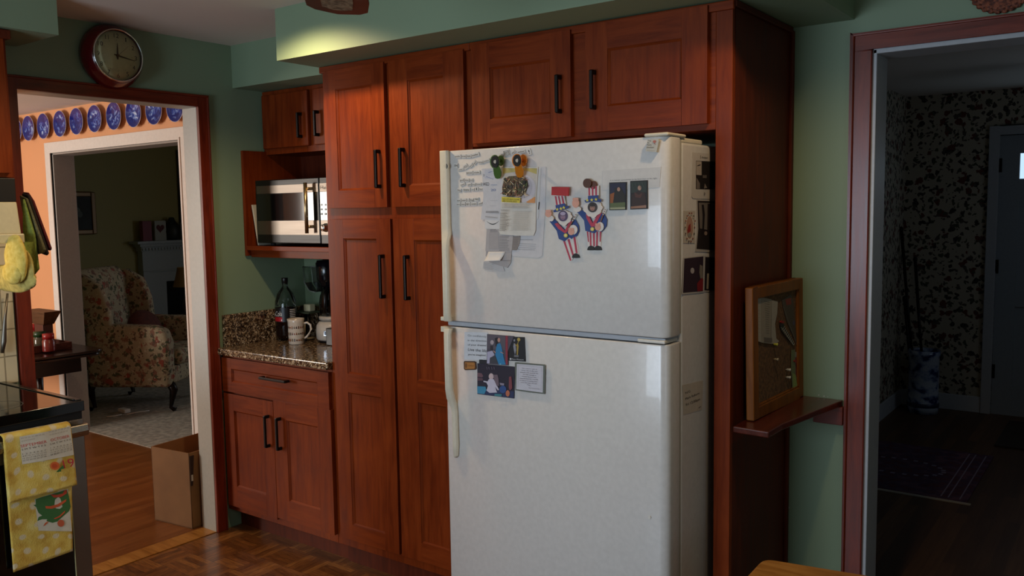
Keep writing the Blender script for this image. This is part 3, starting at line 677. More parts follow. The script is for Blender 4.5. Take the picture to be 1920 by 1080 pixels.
arc = [(315+100*t, 620+34*math.sin(math.pi*(t*.9+.05))) for t in [i/10 for i in range(11)]]; arc2 = [(315+100*t, 620+26*math.sin(math.pi*(t*.9+.05))) for t in [i/10 for i in range(11)]][::-1]
a.poly(q7(*(arc+arc2)), '#38363a')
a.build('flyer', 'small white flyer with a dark curved stroke, below the note sheet', 'paper', 'papers clipped to the freezer door')
a = FA(.0026); a.slab(q7((530, 745), (590, 742), (585, 800), (560, 860), (520, 860)), '#8e837d', .0004); a.lines(963, 446, 974, 446, 8, 3, .6, '#5c5450', .2)
a.build('printed_strip', 'brownish printed strip between the grey page and the letter sheet', 'paper', 'papers clipped to the freezer door')
a = FA(.0020); a.slab(q7((312, 868), (520, 865), (512, 960), (485, 1002), (455, 995), (340, 960), (308, 905)), '#a79f9c', .0004); a.line(*q7((445, 945))[0], *q7((510, 945))[0], .7, '#5a524e')
a.build('folded_slip', 'grey folded slip sticking out below the grey printed page', 'paper', 'papers clipped to the freezer door')
a = FA(.0030); a.slab(q7((318, 690), (420, 688), (532, 742), (520, 870), (420, 872), (308, 868)), '#aca5a3', .0005)
a.lines(920, 431, 935, 430.5, 3, 2.2, .9, '#6a6462', .3); a.poly(q7((340, 715), (412, 712), (418, 850), (335, 850)), '#a39c9a'); a.lines(937.5, 443, 957, 442.6, 10, 2.9, .75, '#6c6664', .3)
a.build('printed_page', 'grey printed page hanging below the left of the recipe page', 'paper', 'papers clipped to the freezer door')
mb = MB()
def curl(u, v):
    p = Vector(at(*[(q7((333, 873), (470, 873))[0][i]*(1-u)+q7((333, 873), (470, 873))[1][i]*u)*(1-v)+(q7((310, 950), (440, 943))[0][i]*(1-u)+q7((310, 950), (440, 943))[1][i]*u)*v for i in (0, 1)], 'y', FY))
    return p+Vector((0, -(.004+.010*v*v), 0))
mb.grid(curl, 6, 8, 0); o = mb.build('receipt', pm('#d9d3cd', .55), None, solid=.0004)
tag(o, 'bright curled receipt at the bottom of the clipped papers', 'paper', 'papers clipped to the freezer door')
a = FA(.0015); a.slab(q7((292, 950), (440, 968), (462, 1030), (430, 1036), (380, 1020), (284, 1008)), '#bcb7b5', .0005); a.lines(908, 493, 928, 496, 5, 2.6, .5, '#8c8886', .3)
a.build('paper_slip', 'lowest pale paper slip with faint lines on the freezer door', 'paper', 'papers clipped to the freezer door')
# recipe page
a = FA(.0042); a.slab(q7((447, 185), (738, 187), (722, 400), (716, 700), (700, 742), (570, 742), (432, 732), (420, 712), (440, 450)), '#cdc8bf', .0006)
a.poly(q7((452, 195), (728, 197), (712, 478), (610, 478), (448, 440)), '#bdb6ad'); a.poly(q7((452, 195), (728, 197), (726, 245), (640, 215), (560, 225), (452, 240)), '#b9a964')
a.ell(*q7((620, 360))[0], 22.5, 26, '#c3bcc0', 28); a.ell(*q7((610, 350))[0], 19, 21, '#b4adb2', 28)
a.poly(q7((640, 470), (715, 425), (713, 478), (655, 478)), '#c98a52')
rnd = random.Random(3)
a.poly(q7((460, 300), (500, 262), (560, 258), (625, 270), (655, 300), (658, 345), (640, 400), (600, 425), (500, 428), (455, 405), (448, 350)), '#5a4832')
for k in range(18): a.ell(*q7((rnd.uniform(460, 640), rnd.uniform(270, 415)))[0], rnd.uniform(3, 5.5), rnd.uniform(2.5, 4), rnd.choice(['#3a3026', '#4a4030', '#5c4a38', '#2e3020']), 9, rot=rnd.uniform(0, 3))
for k in range(85):
    cx_, cy_ = rnd.uniform(455, 660), rnd.uniform(265, 430); an = rnd.uniform(0, 3.14); L = rnd.uniform(1.6, 4.4)
    px_, py_ = q7((cx_, cy_))[0]; a.line(px_-L*math.cos(an), py_-L*math.sin(an), px_+L*math.cos(an), py_+L*math.sin(an), rnd.uniform(.7, 1.5), rnd.choice(['#c9ad7c', '#d8c39a', '#b48a5c', '#3d3a22', '#8a4a36', '#54602c', '#221c16']))
    a.n += .15
a.poly(q7((455, 428), (606, 436), (602, 478), (455, 470)), '#cdbb3c')
p0, p1 = q7((463, 452))[0], q7((598, 456))[0]; a.text('PASTA WITH BROCCOLI RABE', *p0, *p1, 2.9, '#2c2810')
p0, p1 = q7((463, 468))[0], q7((578, 472))[0]; a.text('AND CHICKPEA SAUCE', *p0, *p1, 2.9, '#2c2810')
a.lines(946, 382, 999, 383, 4, 2.4, .6, '#8c8680', .12)
a.lines(944.5, 393.5, 958, 394, 2, 2.2, .7, '#7a746e', .1); a.lines(943.5, 399, 961, 399.6, 15, 2.35, .75, '#6c6660', .45, -.12); a.lines(965, 396.5, 999.5, 397, 16, 2.3, .5, '#9c968e', .1, -.15)
a.build('recipe_page', 'recipe page with a pasta photo and yellow title, under the orange clip', 'paper', 'papers clipped to the freezer door')
# ---- magnetic clips
def clip(name, lab, colr, rc, rr, lev, bc, br, cm):
    t = thing(name, lab, 'clip', at(rc[0], rc[1], 'y', FY), group='round magnetic clips on the freezer door')
    m = pm(colr, .35)
    mb = MB(); pts = [at(bc[0]+br[0]*math.cos(k), bc[1]+br[1]*math.sin(k), 'y', FY-.0045) for k in [2*math.pi*i/24 for i in range(24)]]
    mb.prism(pts, (0, -.004, 0)); c_ = sum(pts, Vector())/24
    mb.build('back_plate', m, t, bevel=.001)
    # lever: a flat round head standing off the door, and a tongue slanting down to the paper
    yb = rc[1]+rr[1]*.7
    def yy(py): return FY-.034+.022*max(0, min(1, (py-yb)/(lev[len(lev)//2][1]-yb)))
    pts = [at(rc[0]+rr[0]*1.2*math.cos(k), rc[1]+rr[1]*1.15*math.sin(k), 'y', FY-.034) for k in [2*math.pi*i/32 for i in range(32)]]
    tg = [at(rc[0]+rr[0]*1.1, yb, 'y', FY-.034)]+[at(x, y, 'y', yy(y)) for x, y in lev[1:-1]]+[at(rc[0]-rr[0]*.85, yb, 'y', FY-.034)]
    mb = MB(); mb.prism(pts, (0, -.004, 0)); mb.prism([p+Vector((0, -.0005, 0)) for p in tg], (0, -.0034, 0)); mb.build('lever', m, t, bevel=.0008)
    mb = MB(); n = 28; f0 = yy(rc[1])-.0048; rg = []
    for sc in (1.0, .34):
        rg.append([at(rc[0]+rr[0]*sc*math.cos(k), rc[1]+rr[1]*sc*math.sin(k), 'y', f0) for k in [2*math.pi*i/n for i in range(n)]])
    for i in range(n):
        j = (i+1) % n; mb.hexa([rg[0][i], rg[0][j], rg[1][j], rg[1][i]], [p+Vector((0, -.0025, 0)) for p in (rg[0][i], rg[0][j], rg[1][j], rg[1][i])])
    mb.build('grip_ring', rubber, t)
    mb = MB(); mb.cyl(at(rc[0], rc[1], 'y', f0-.0035), at(rc[0], rc[1], 'y', f0+.001), .0058, n=16); mb.build('rivet', pm('#c4bdb0', .35), t)
    mb = MB(); mb.cyl((c_.x, FY-.008, c_.z), (c_.x-.010, FY-.0345, c_.z), .005, n=14); mb.build('spring', cm, t)
clip('magnetic_clip', 'green round magnetic clip holding papers, left of the orange clip', '#4e6c33', (928.6, 303.3), (7.3, 11.3), [(937.6, 312), (940.8, 322), (940.4, 330), (938, 334.5), (934, 335.6), (929.8, 334), (927, 327), (925.5, 314), (922.3, 308)], (939.4, 301.2), (6.2, 10), pm('#3c5426', .4))
clip('magnetic_clip', 'orange round magnetic clip holding the recipe page', '#cd7a1f', (969.9, 301), (7.4, 11), [(979.2, 311), (982.3, 320), (982.2, 328), (979.5, 332.6), (975.5, 333.6), (970.5, 332), (967.6, 325), (966.2, 312), (963.4, 306)], (981.5, 300.8), (7, 11.4), pm('#b04a20', .4))

# ---- foam figures
def q8(*pts): return [(1020+x/4.154, 240+y/4.154) for x, y in pts]
def c8(x, y): return q8((x, y))[0]
BLUE, RED, WHT, PINK, BLK = '#22407e', '#b0344c', '#d6cfc8', '#d29a86', '#171513'
def part(t, name, off, fn):
    a = FA(off); fn(a); a.build(name, parent=t)
def star(cx_, cy_, r): return [(cx_+(r if i % 2 == 0 else r*.42)*math.sin(math.pi*i/5), cy_-(r if i % 2 == 0 else r*.42)*math.cos(math.pi*i/5)) for i in range(10)]
def figure(lab, base, S_):
    t = thing('foam_figure', lab, 'magnet', at(*c8(*base), 'y', FY), group='patriotic foam figures on the freezer door')
    T = .0022
    def legs(a):
        a.slab(q8(*S_['legs']), WHT, T)
        for s_ in S_['stripes']: a.poly(q8(*s_), RED)
    part(t, 'trousers', .0004, legs)
    for s_ in S_['shoes']:
        part(t, 'shoe', .0006, lambda a: a.slab([(c8(s_[0]+s_[2]*math.cos(k), s_[1]-s_[3]*math.sin(k)*(1.9 if math.sin(k) > 0 else .15))) for k in [2*math.pi*i/20 for i in range(20)]], BLK, .003))
    def coat(a):
        a.slab(q8(*S_['coat']), BLUE, T); a.poly(q8(*S_['lapel']), RED, th=.0012)
    part(t, 'coat', .0026, coat)
    def hat(a):
        a.slab(q8(*S_['hat']), WHT, T)
        for s_ in S_['hatstripes']: a.poly(q8(*s_), RED)
        a.poly(q8(*S_['band']), BLUE, th=.0015)
        for x, y in S_['stars']: a.poly(q8(*star(x, y, 14)), '#d9cb52', th=.0006)
    part(t, 'beard', .0048, lambda a: a.slab(q8(*S_['beard']), WHT, .0035, .9))
    def photo(a):
        cx_, cy_, rx, ry = S_['photo']; a.ell(*c8(cx_, cy_), rx/4.15, ry/4.15, S_['pc'][0], 24, th=.0006)
        a.ell(*c8(cx_, cy_+6), rx*.5/4.15, ry*.55/4.15, S_['pc'][1], 18); a.ell(*c8(cx_, cy_-ry*.45), rx*.55/4.15, ry*.33/4.15, S_['pc'][2], 14)
        a.line(*c8(cx_-12, cy_-2), *c8(cx_-3, cy_-2), .8, BLK); a.line(*c8(cx_+4, cy_-2), *c8(cx_+13, cy_-2), .8, BLK); a.line(*c8(cx_-8, cy_+18), *c8(cx_+8, cy_+18), .8, '#7a3038')
    part(t, 'face_photo', .0086, photo)
    part(t, 'hat', .0060, hat)
    part(t, 'badge', .0072, lambda a: (a.ell(*c8(*S_['btn']), 3.8, 3.8, '#c9b23a', 18, th=.001), a.ell(*c8(*S_['btn']), 2.4, 2.4, '#dfd28a', 14)))
    for c_ in S_['cuffs']: part(t, 'cuff', .0070, lambda a: a.ell(*c8(c_[0], c_[1]), c_[2]/4.15, c_[3]/4.15, WHT, 16, th=.002))
    for c_ in S_['hands']: part(t, 'hand', .0092, lambda a: (a.ell(*c8(c_[0], c_[1]), c_[2]/4.15, c_[3]/4.15, PINK, 16, th=.0016), [a.ell(*c8(c_[0]+dx*c_[2], c_[1]-c_[3]*.85), c_[2]/13, c_[3]/12, PINK, 8) for dx in (-.55, -.15, .25, .6)]))
    (x0, y0), (x1, y1) = S_['stick']
    def stick(a):
        a.line(*c8(x0, y0), *c8(x1, y1), 1.8, '#7d4a2c'); a.n += 2
        for k in range(3): f_ = .55+.16*k; a.line(*c8(x0+(x1-x0)*f_, y0+(y1-y0)*f_), *c8(x0+(x1-x0)*(f_+.07), y0+(y1-y0)*(f_+.07)), 1.9, '#d8cfc4')
    part(t, 'baton', .0098, stick)
    for k_, (nm, pts, colr) in enumerate(S_['top']): part(t, nm, .0090-.0065*(k_ == 1), lambda a: a.slab(q8(*pts), colr, .006))
    return t
def ov(cx_, cy_, rx, ry, n=18): return [(cx_+rx*math.cos(2*math.pi*i/n), cy_+ry*math.sin(2*math.pi*i/n)) for i in range(n)]
def cloud(cx_, cy_, rx, ry, tip):
    pts = []
    for i in range(40):
        t = 2*math.pi*i/40; r = 1+.06*math.cos(9*t); y = math.sin(t)*ry*r; x = math.cos(t)*rx*r
        if y > 0: y *= 1+tip*max(0, 1-abs(x)/rx)
        pts.append((cx_+x, cy_+y))
    return pts
figure('left patriotic foam figure with a red block above its striped top hat', (200, 1030), dict(
  legs=[(148, 870), (250, 838), (268, 920), (274, 985), (240, 990), (222, 1030), (206, 1034)],
  stripes=[[(152, 878), (166, 874), (218, 1030), (206, 1034)], [(186, 868), (202, 862), (236, 985), (226, 1000)], [(232, 848), (247, 842), (266, 975), (252, 975)]],
  shoes=[(252, 1010, 30, 18)],
  coat=[(50, 728), (85, 705), (130, 755), (175, 800), (215, 722), (250, 712), (276, 760), (280, 800), (262, 842), (235, 850), (220, 864), (203, 850), (165, 882), (122, 864), (105, 800)],
  lapel=[(90, 745), (114, 738), (170, 800), (212, 715), (228, 735), (184, 815), (168, 818), (120, 785)],
  hat=[(95, 528), (170, 528), (180, 592), (105, 600)], hatstripes=[[(95, 530), (108, 530), (120, 597), (106, 600)], [(120, 530), (132, 530), (145, 594), (132, 597)], [(146, 530), (158, 530), (172, 590), (158, 593)]],
  band=[(103, 602), (176, 586), (182, 608), (206, 606), (206, 622), (150, 642), (92, 658), (86, 644), (108, 630)], stars=[(118, 634), (148, 628), (172, 620)],
  beard=cloud(165, 692, 62, 50, .45), photo=(160, 685, 38, 42), pc=('#4e3f5e', '#8d7388', '#a79ab4'),
  btn=(180, 836), cuffs=[(68, 705, 20, 22), (238, 792, 34, 38)], hands=[(48, 668, 24, 27), (225, 808, 24, 26)], stick=((200, 790), (264, 672)),
  top=[('red_block', [(80, 458), (212, 461), (206, 530), (78, 523)], '#a81c22')]))
figure('right patriotic foam figure with brown knobs above its striped top hat', (397, 960), dict(
  legs=[(335, 800), (452, 800), (446, 922), (345, 922)],
  stripes=[[(336, 806), (349, 806), (354, 890), (346, 884)], [(358, 806), (372, 806), (374, 920), (362, 920)], [(384, 806), (400, 806), (400, 920), (388, 920)], [(412, 806), (426, 806), (422, 920), (410, 920)], [(438, 806), (451, 806), (446, 885), (438, 885)]],
  shoes=[(370, 950, 29, 18), (424, 950, 29, 18)],
  coat=[(265, 655), (305, 640), (345, 672), (388, 745), (440, 660), (475, 670), (497, 715), (492, 765), (455, 808), (415, 802), (400, 820), (376, 814), (328, 800), (318, 720)],
  lapel=[(334, 672), (352, 668), (385, 742), (436, 660), (458, 662), (402, 766), (376, 770), (340, 705)],
  hat=[(357, 468), (437, 448), (437, 528), (358, 528)], hatstripes=[[(357, 468), (370, 465), (371, 526), (358, 526)], [(382, 462), (396, 458), (397, 526), (384, 526)], [(410, 455), (424, 451), (424, 526), (411, 526)]],
  band=[(357, 528), (437, 524), (436, 550), (462, 558), (456, 578), (400, 574), (340, 582), (328, 566), (357, 552)], stars=[(352, 563), (388, 560), (422, 556)],
  beard=cloud(390, 622, 74, 56, .42), photo=(390, 617, 38, 40), pc=('#3b3230', '#a07868', '#2c2220'),
  btn=(387, 787), cuffs=[(270, 632, 30, 22), (448, 768, 28, 36)], hands=[(260, 585, 27, 36), (432, 772, 22, 26)], stick=((452, 732), (490, 632)),
  top=[('brown_knob', ov(355, 431, 32, 37), '#4c2a18'), ('brown_knob', ov(393, 445, 27, 32), '#5c3422')]))

# ---- right side of the freezer door
a = FA(.0004); a.slab(q8((457, 332), (820, 310), (912, 302), (905, 400), (903, 462), (700, 478), (455, 485)), '#cbc7c2', .0005)
a.text('It is better sometimes to be kind than to be right', *c8(518, 414), *c8(882, 396), 2.7, '#6e6a68')
a.build('quote_strip', 'white paper strip with a line of type behind the two picture magnets', 'paper')
a = FA(.0012); a.slab(q8((515, 425), (649, 420), (646, 638), (515, 641)), '#14110f', .004)
a.poly(q8((522, 432), (642, 427), (640, 520), (522, 520)), '#191b38', .6); a.poly(q8((522, 515), (560, 500), (558, 585), (522, 585)), '#8a4c1e', .6); a.poly(q8((560, 470), (600, 455), (638, 520), (640, 590), (545, 590)), '#1c1712', .6)
a.poly(q8((522, 585), (640, 578), (640, 620), (522, 625)), '#56613c', .6); a.poly(q8((522, 620), (640, 616), (640, 632), (522, 634)), '#9a9a7a', .2); a.ell(*c8(590, 478), 3, 4, '#9c7058', 12, .3)
a.build('picture_magnet', 'left dark picture magnet, navy over green, on the quote strip', 'magnet', 'glossy picture magnets on the freezer door')
a = FA(.0012); a.slab(q8((678, 413), (811, 407), (811, 630), (678, 635)), '#14110f', .004)
a.poly(q8((685, 420), (804, 415), (804, 500), (685, 505)), '#26302a', .6); a.poly(q8((690, 520), (740, 490), (790, 505), (804, 560), (804, 610), (690, 610)), '#2e1a14', .6); a.poly(q8((710, 500), (745, 520), (775, 505), (760, 545), (720, 540)), '#4c2a20', .6)
a.poly(q8((685, 612), (804, 600), (804, 622), (685, 628)), '#8a5c3a', .2); a.ell(*c8(752, 467), 3.4, 4.6, '#9c6e50', 12, .3)
for k in range(4): a.line(*c8(690+28*k, 425), *c8(705+28*k, 470), .7, '#47544a')
a.build('picture_magnet', 'right dark picture magnet, brown with diagonal strokes, on the quote strip', 'magnet', 'glossy picture magnets on the freezer door')
a = FA(.0005); a.slab(q8((822, 90), (906, 88), (908, 104), (890, 190), (806, 182)), '#bdb8ab', .011)
for s_, y in (('This', 106), ('Is', 121), ("Pat's", 138), ('Kitchen', 157)): a.text(s_, *c8(822-(y-106)*.12, y), *c8({'This': 850, 'Is': 836, "Pat's": 852, 'Kitchen': 872}[s_], y), 2.5, '#2e2c2a')
a.ell(*c8(876, 108), 3.2, 2.6, '#b46a5a', 12); a.line(*c8(872, 118), *c8(884, 132), .8, '#9a5a4c'); a.line(*c8(818, 176), *c8(880, 180), .4, '#8a867c')
a.build('kitchen_magnet', 'thick white magnet reading This Is Pat\'s Kitchen near the door\'s top right corner', 'magnet')
# ---- lower door
def q1(*pts): return [(860+x/6.75, 600+y/6.75) for x, y in pts]
def c1(x, y): return q1((x, y))[0]
a = FA(.0004); a.slab(q1((75, 150), (372, 158), (368, 512), (72, 500)), '#cfd0d4', .0008)
for s_, x0, x1, y0, y1, h in (('Go confidently', 118, 356, 205, 222, 3.6), ('in the direction', 118, 356, 266, 276, 3.5), ('of your dreams!', 120, 355, 322, 332, 3.5), ('Live the life', 122, 358, 388, 408, 5.4), ("you've imagined.", 122, 352, 444, 456, 3.1)): a.text(s_, *c1(x0, y0), *c1(x1, y1), h, '#3c3c42')
a.line(*c1(315, 488), *c1(360, 490), .4, '#8a8a90')
a.build('quote_card', 'white card reading Go confidently in the direction of your dreams', 'card')
a = FA(.0004); a.slab(q1((262, 500), (372, 505), (372, 560), (262, 548)), '#221f26', .0008); a.build('dark_card', 'small dark card edge between the quote card and the baby photo', 'card')
a = FA(.0006); a.slab(q1((632, 208), (838, 216), (852, 525), (640, 512)), '#14141a', .003)
a.poly(q1((708, 290), (728, 300), (735, 380), (722, 440), (708, 380), (700, 330)), '#8c8c98'); a.poly(q1((745, 300), (760, 290), (768, 330), (758, 440), (744, 440)), '#a58a3a'); a.ell(*c1(770, 245), 3, 3.4, '#b39a48', 12); a.ell(*c1(715, 255), 1.6, 2.2, '#8c8c98', 10); a.line(*c1(760, 290), *c1(770, 262), 1.2, '#a58a3a'); a.line(*c1(722, 300), *c1(750, 330), 1.2, '#a58a3a')
a.poly(q1((712, 440), (770, 442), (768, 468), (712, 464)), '#6a6a70'); a.ell(*c1(668, 490), 1.6, 2, '#c8c8cc', 10); a.text('Penn Museum', *c1(686, 500), *c1(832, 508), 2.6, '#c8c8cc')
a.build('museum_magnet', 'black magnet with a gold statuette reading Penn Museum', 'magnet')
a = FA(.0042); a.slab(q1((370, 176), (632, 196), (712, 200), (632, 400), (636, 574), (365, 552)), '#4a4450', .0006)
a.poly(q1((376, 185), (600, 200), (600, 380), (376, 360)), '#564e58'); a.poly(q1((605, 195), (634, 197), (632, 560), (606, 566)), '#8a2c3c'); a.poly(q1((470, 230), (500, 215), (530, 240), (500, 330), (480, 330)), '#1c1720'); a.ell(*c1(522, 250), 2.6, 4, '#b48878', 14)
a.poly(q1((500, 300), (540, 290), (556, 340), (590, 500), (610, 560), (520, 562), (478, 440), (478, 400)), '#2878a8'); a.poly(q1((376, 400), (440, 385), (470, 440), (410, 480), (405, 545), (372, 545)), '#a8a4bc'); a.ell(*c1(438, 280), 3.4, 4.4, '#a89aa0', 14); a.poly(q1((415, 470), (480, 450), (510, 540), (420, 545)), '#3a3c44'); a.poly(q1((415, 320), (445, 325), (440, 385), (415, 380)), '#2c2830')
a.line(*c1(455, 385), *c1(485, 410), 1.4, '#b48878'); a.line(*c1(545, 400), *c1(585, 420), 1.2, '#b48878'); a.ell(*c1(545, 553), 1.6, .8, '#7cc8dc', 8)
a.build('photograph', 'snapshot of a person in a long blue dress beside a seated person in white', 'photograph', 'snapshots on the refrigerator')
a = FA(.0022); a.slab(q1((243, 546), (716, 590), (708, 992), (243, 935)), '#241c2e', .0006)
a.poly(q1((247, 880), (706, 900), (704, 985), (247, 930)), '#2b3358'); a.poly(q1((245, 665), (300, 672), (318, 712), (300, 725), (245, 715)), '#6b4a54'); a.poly(q1((245, 728), (310, 735), (318, 765), (245, 765)), '#5c3f4a')
a.ell(*c1(420, 712), 4.6, 6, '#c4aeb0', 18); a.poly(q1((392, 745), (450, 745), (475, 790), (520, 880), (505, 890), (470, 840), (495, 915), (400, 920), (360, 890), (380, 830), (360, 790), (322, 780), (325, 765), (375, 775)), '#c2bccc')
a.poly(q1((445, 690), (500, 690), (515, 740), (520, 830), (490, 830), (460, 760)), '#6c5a64'); a.poly(q1((245, 835), (350, 840), (360, 880), (335, 935), (247, 925)), '#3a86a8'); a.ell(*c1(570, 875), 6.6, 7, '#2c4c86', 18); a.ell(*c1(632, 925), 3.8, 6, '#b86a4c', 14); a.poly(q1((650, 715), (680, 710), (690, 860), (660, 890), (645, 850)), '#7c3c44'); a.poly(q1((530, 790), (590, 800), (585, 825), (540, 820)), '#8a8294'); a.poly(q1((470, 930), (560, 935), (555, 965), (465, 955)), '#3c7c86')
for x in (370, 395, 430, 460): a.line(*c1(x, 590), *c1(x+6, 622), .7, '#7a6f84')
a.build('photograph', 'snapshot of a baby in white sitting among toys', 'photograph', 'snapshots on the refrigerator')
a = FA(.0006); a.slab(q1((82, 518), (205, 520), (226, 532), (232, 612), (218, 628), (90, 632), (76, 615), (74, 532)), '#4e2e14', .004)
a.poly(q1((90, 532), (205, 534), (216, 545), (216, 606), (205, 616), (96, 618), (88, 606)), '#b07438', .4); a.ell(*c1(105, 574), 1.9, 4.8, '#7a4a1c', 14); a.text('GUINNESS', *c1(132, 582), *c1(206, 584), 1.8, '#7a4a1c')
a.build('wooden_magnet', 'small brown wooden magnet left of the baby photo', 'magnet')
a = FA(.003); a.slab(q1((722, 535), (740, 532), (1090, 562), (1108, 570), (1100, 934), (900, 912), (728, 886)), '#62675e', .002)
a.poly(q1((748, 552), (1082, 577), (1075, 916), (740, 872)), '#c4c2ca'); 
for p in (((768, 572), (1062, 594)), ((1062, 594), (1056, 893)), ((768, 572), (762, 852))): a.line(*c1(*p[0]), *c1(*p[1]), .3, '#8a8890')
for i, (s_, x0, x1) in enumerate((('Have patience with all', 812, 1000), ('things, but chiefly have', 806, 1010), ('patience with yourself. Do', 790, 1020), ('not lose courage in', 825, 990), ('considering your own', 812, 996), ('imperfections but instantly', 788, 1018), ('set about remedying them', 786, 1012), ('every day begin the task', 800, 1008), ('anew.', 880, 925))):
    a.text(s_, *c1(x0, 612+i*25.2), *c1(x1, 629+i*25.6), 1.9, '#55535c')
a.text('Saint Francis de Sales', *c1(902, 858), *c1(1040, 874), 1.5, '#6a6870')
a.build('framed_quote', 'square quote card in a grey-green frame, right of the baby photo', 'card')
a = FA(.0004); a.ell(1218.5, 970, 2.6, 3.2, '#d8d4cc', 14, th=.003); a.build('adhesive_bumper', 'tiny round white bumper low on the refrigerator door', 'bumper')
# ---- right flank of the refrigerator
def SA(off=.0004): return Art(lambda px, py: at(px, py, 'x', 2.507), (1, 0, 0), off)
def q5(*pts): return [(1270+x/5.4, 280+y/5.4) for x, y in pts]
a = SA(.0006); a.slab(q5((150, 30), (400, 50), (396, 505), (155, 498), (142, 480)), '#b9b3ad', .0008)
a.poly(q5((183, 115), (380, 125), (378, 408), (183, 403)), '#1c1614'); a.poly(q5((185, 120), (240, 123), (240, 262), (185, 258)), '#a59a90'); a.poly(q5((188, 285), (222, 345), (222, 400), (188, 400)), '#6c625c'); a.poly(q5((250, 262), (290, 262), (290, 292), (250, 290)), '#5c544e'); a.poly(q5((270, 345), (295, 390), (262, 398)), '#7c7068')
a.line(*q5((195, 165))[0], *q5((228, 155))[0], 1.2, '#2a2624'); a.text('Antigua', *q5((236, 88))[0], *q5((298, 92))[0], 3.4, '#1c1a18'); a.line(*q5((226, 60))[0], *q5((226, 96))[0], .5, '#4a4644'); a.poly(q5((262, 432), (278, 447), (262, 466)), '#8a847c')
a.build('photo_card', 'white-bordered photo card reading Antigua, topmost on the refrigerator\'s side', 'photograph', 'pictures on the side of the refrigerator')
a = SA(.0006); a.slab(q5((190, 505), (380, 512), (378, 1046), (176, 1036), (196, 820)), '#a8a29c', .0008); a.poly(q5((200, 520), (376, 526), (374, 1022), (190, 1008), (208, 800)), '#221a1a'); a.poly(q5((210, 540), (372, 545), (370, 830), (222, 800)), '#6f665f'); a.poly(q5((240, 560), (262, 560), (272, 660), (262, 850), (244, 860), (250, 680)), '#1c1416'); a.poly(q5((300, 550), (330, 552), (320, 850), (296, 870)), '#241a1c'); a.ell(*q5((280, 850))[0], 3, 4, '#8a7468', 10)
a.build('photograph', 'tall curled dark photograph below the Antigua card', 'photograph', 'pictures on the side of the refrigerator')
a = SA(.0006); a.slab(q5((60, 624), (178, 622), (174, 952), (58, 950)), '#b5ab9f', .0006)
a.ell(*q5((120, 790))[0], 7.6, 24, '#d0c4b4', 26); a.ell(*q5((120, 790))[0], 6.4, 21.5, '#a68270', 26); a.poly(q5((108, 770), (128, 750), (130, 830), (98, 850), (96, 820)), '#8c2c28'); a.ell(*q5((118, 868))[0], 4, 4, '#8a857c', 12)
for k in range(14): t_ = 2*math.pi*k/14; a.ell(*q5((118+50*math.cos(t_), 790+146*math.sin(t_)))[0], 1.1, 1.8, rnd.choice(['#4a3c44', '#7c3c3c', '#4c5048']), 8)
a.build('oval_card', 'pale card with a red figure in an oval, beside the tall dark photograph', 'card', 'pictures on the side of the refrigerator')
def q2(*pts): return [(1180+x/3.272, 230+y/3.272) for x, y in pts]
a = SA(.0006); a.slab(q2((458, 818), (540, 826), (540, 1040), (452, 1038)), '#a8a29c', .0006); a.poly(q2((464, 824), (538, 830), (538, 1030), (458, 1028)), '#1c1418'); a.poly(q2((474, 925), (486, 925), (482, 1020), (470, 1020)), '#a39a8a')
a.build('photograph', 'dark photograph mostly hidden behind the cabinet panel, lower on the refrigerator\'s side', 'photograph', 'pictures on the side of the refrigerator')
a = SA(.0016); a.slab(q2((328, 828), (456, 812), (453, 1040), (320, 1053)), '#b9b3ad', .0006); a.poly(q2((333, 834), (450, 820), (447, 1034), (325, 1044)), '#2c1f2c'); a.ell(*q2((382, 908))[0], 3.6, 5.6, '#a8a0a0', 16); a.poly(q2((428, 870), (444, 880), (446, 960), (430, 955), (424, 920)), '#7c7468'); a.poly(q2((410, 985), (440, 950), (448, 960), (446, 1030), (412, 1036)), '#7c1c24')
a.build('photograph', 'dark purple snapshot with a red patch on the refrigerator\'s side', 'photograph', 'pictures on the side of the refrigerator')
a = SA(.0004); a.slab([(1279, 722), (1318, 713), (1316, 768), (1281, 778)], '#bdb1a2', .0004)
for s_, x0, y0, x1, y1, h in (('N/G', 1285, 739, 1294, 735, 4), ('Mark Reform', 1285, 750, 1311, 739, 4.4), ('Fri 12:00pm', 1286, 761, 1312, 750, 4.4)): a.text(s_, x0, y0, x1, y1, h, '#2e2420', .2)
a.line(1309, 765, 1313, 762, .8, '#2e2420')
a.build('handwritten_note', 'handwritten note low on the side of the refrigerator', 'paper')

# ================================================================== RIGHT OF THE REFRIGERATOR
def thin_glass(name, tint=(1, 1, 1, 1), rough=.02):
    m, nt, b = new_mat(name); nt.nodes.remove(b); out = [n for n in nt.nodes if n.type == 'OUTPUT_MATERIAL'][0]
    t = node(nt, 'ShaderNodeBsdfTransparent', Color=tint); g = node(nt, 'ShaderNodeBsdfGlossy', Roughness=rough); f = node(nt, 'ShaderNodeFresnel', IOR=1.45)
    mx = nt.nodes.new('ShaderNodeMixShader'); lk(nt, f.outputs[0], mx.inputs[0]); lk(nt, t.outputs[0], mx.inputs[1]); lk(nt, g.outputs[0], mx.inputs[2]); lk(nt, mx.outputs[0], out.inputs[0]); return m
glass = thin_glass('clear_glass', (.97, .98, .97, 1))
sh = thing('corner_shelf', 'small dark wood shelf with a clipped corner under the leaning corkboard', 'shelf', (2.69, .3, .80))
top = [at(1367, 797, 'z', .88), at(1441, 810, 'z', .88), at(1467, 795, 'z', .88), at(1576, 748, 'z', .88)]
top[0] = Vector((2.614, -.012, .88)); P = [(2.614, -.012), (2.614+.118, -.05+.035), (2.750, .05), (2.795, .531), (2.614, .531)]
P = [(2.614, -.012), (top[1].x, top[1].y), (top[2].x, top[2].y), (2.795, .531), (2.614, .531)]
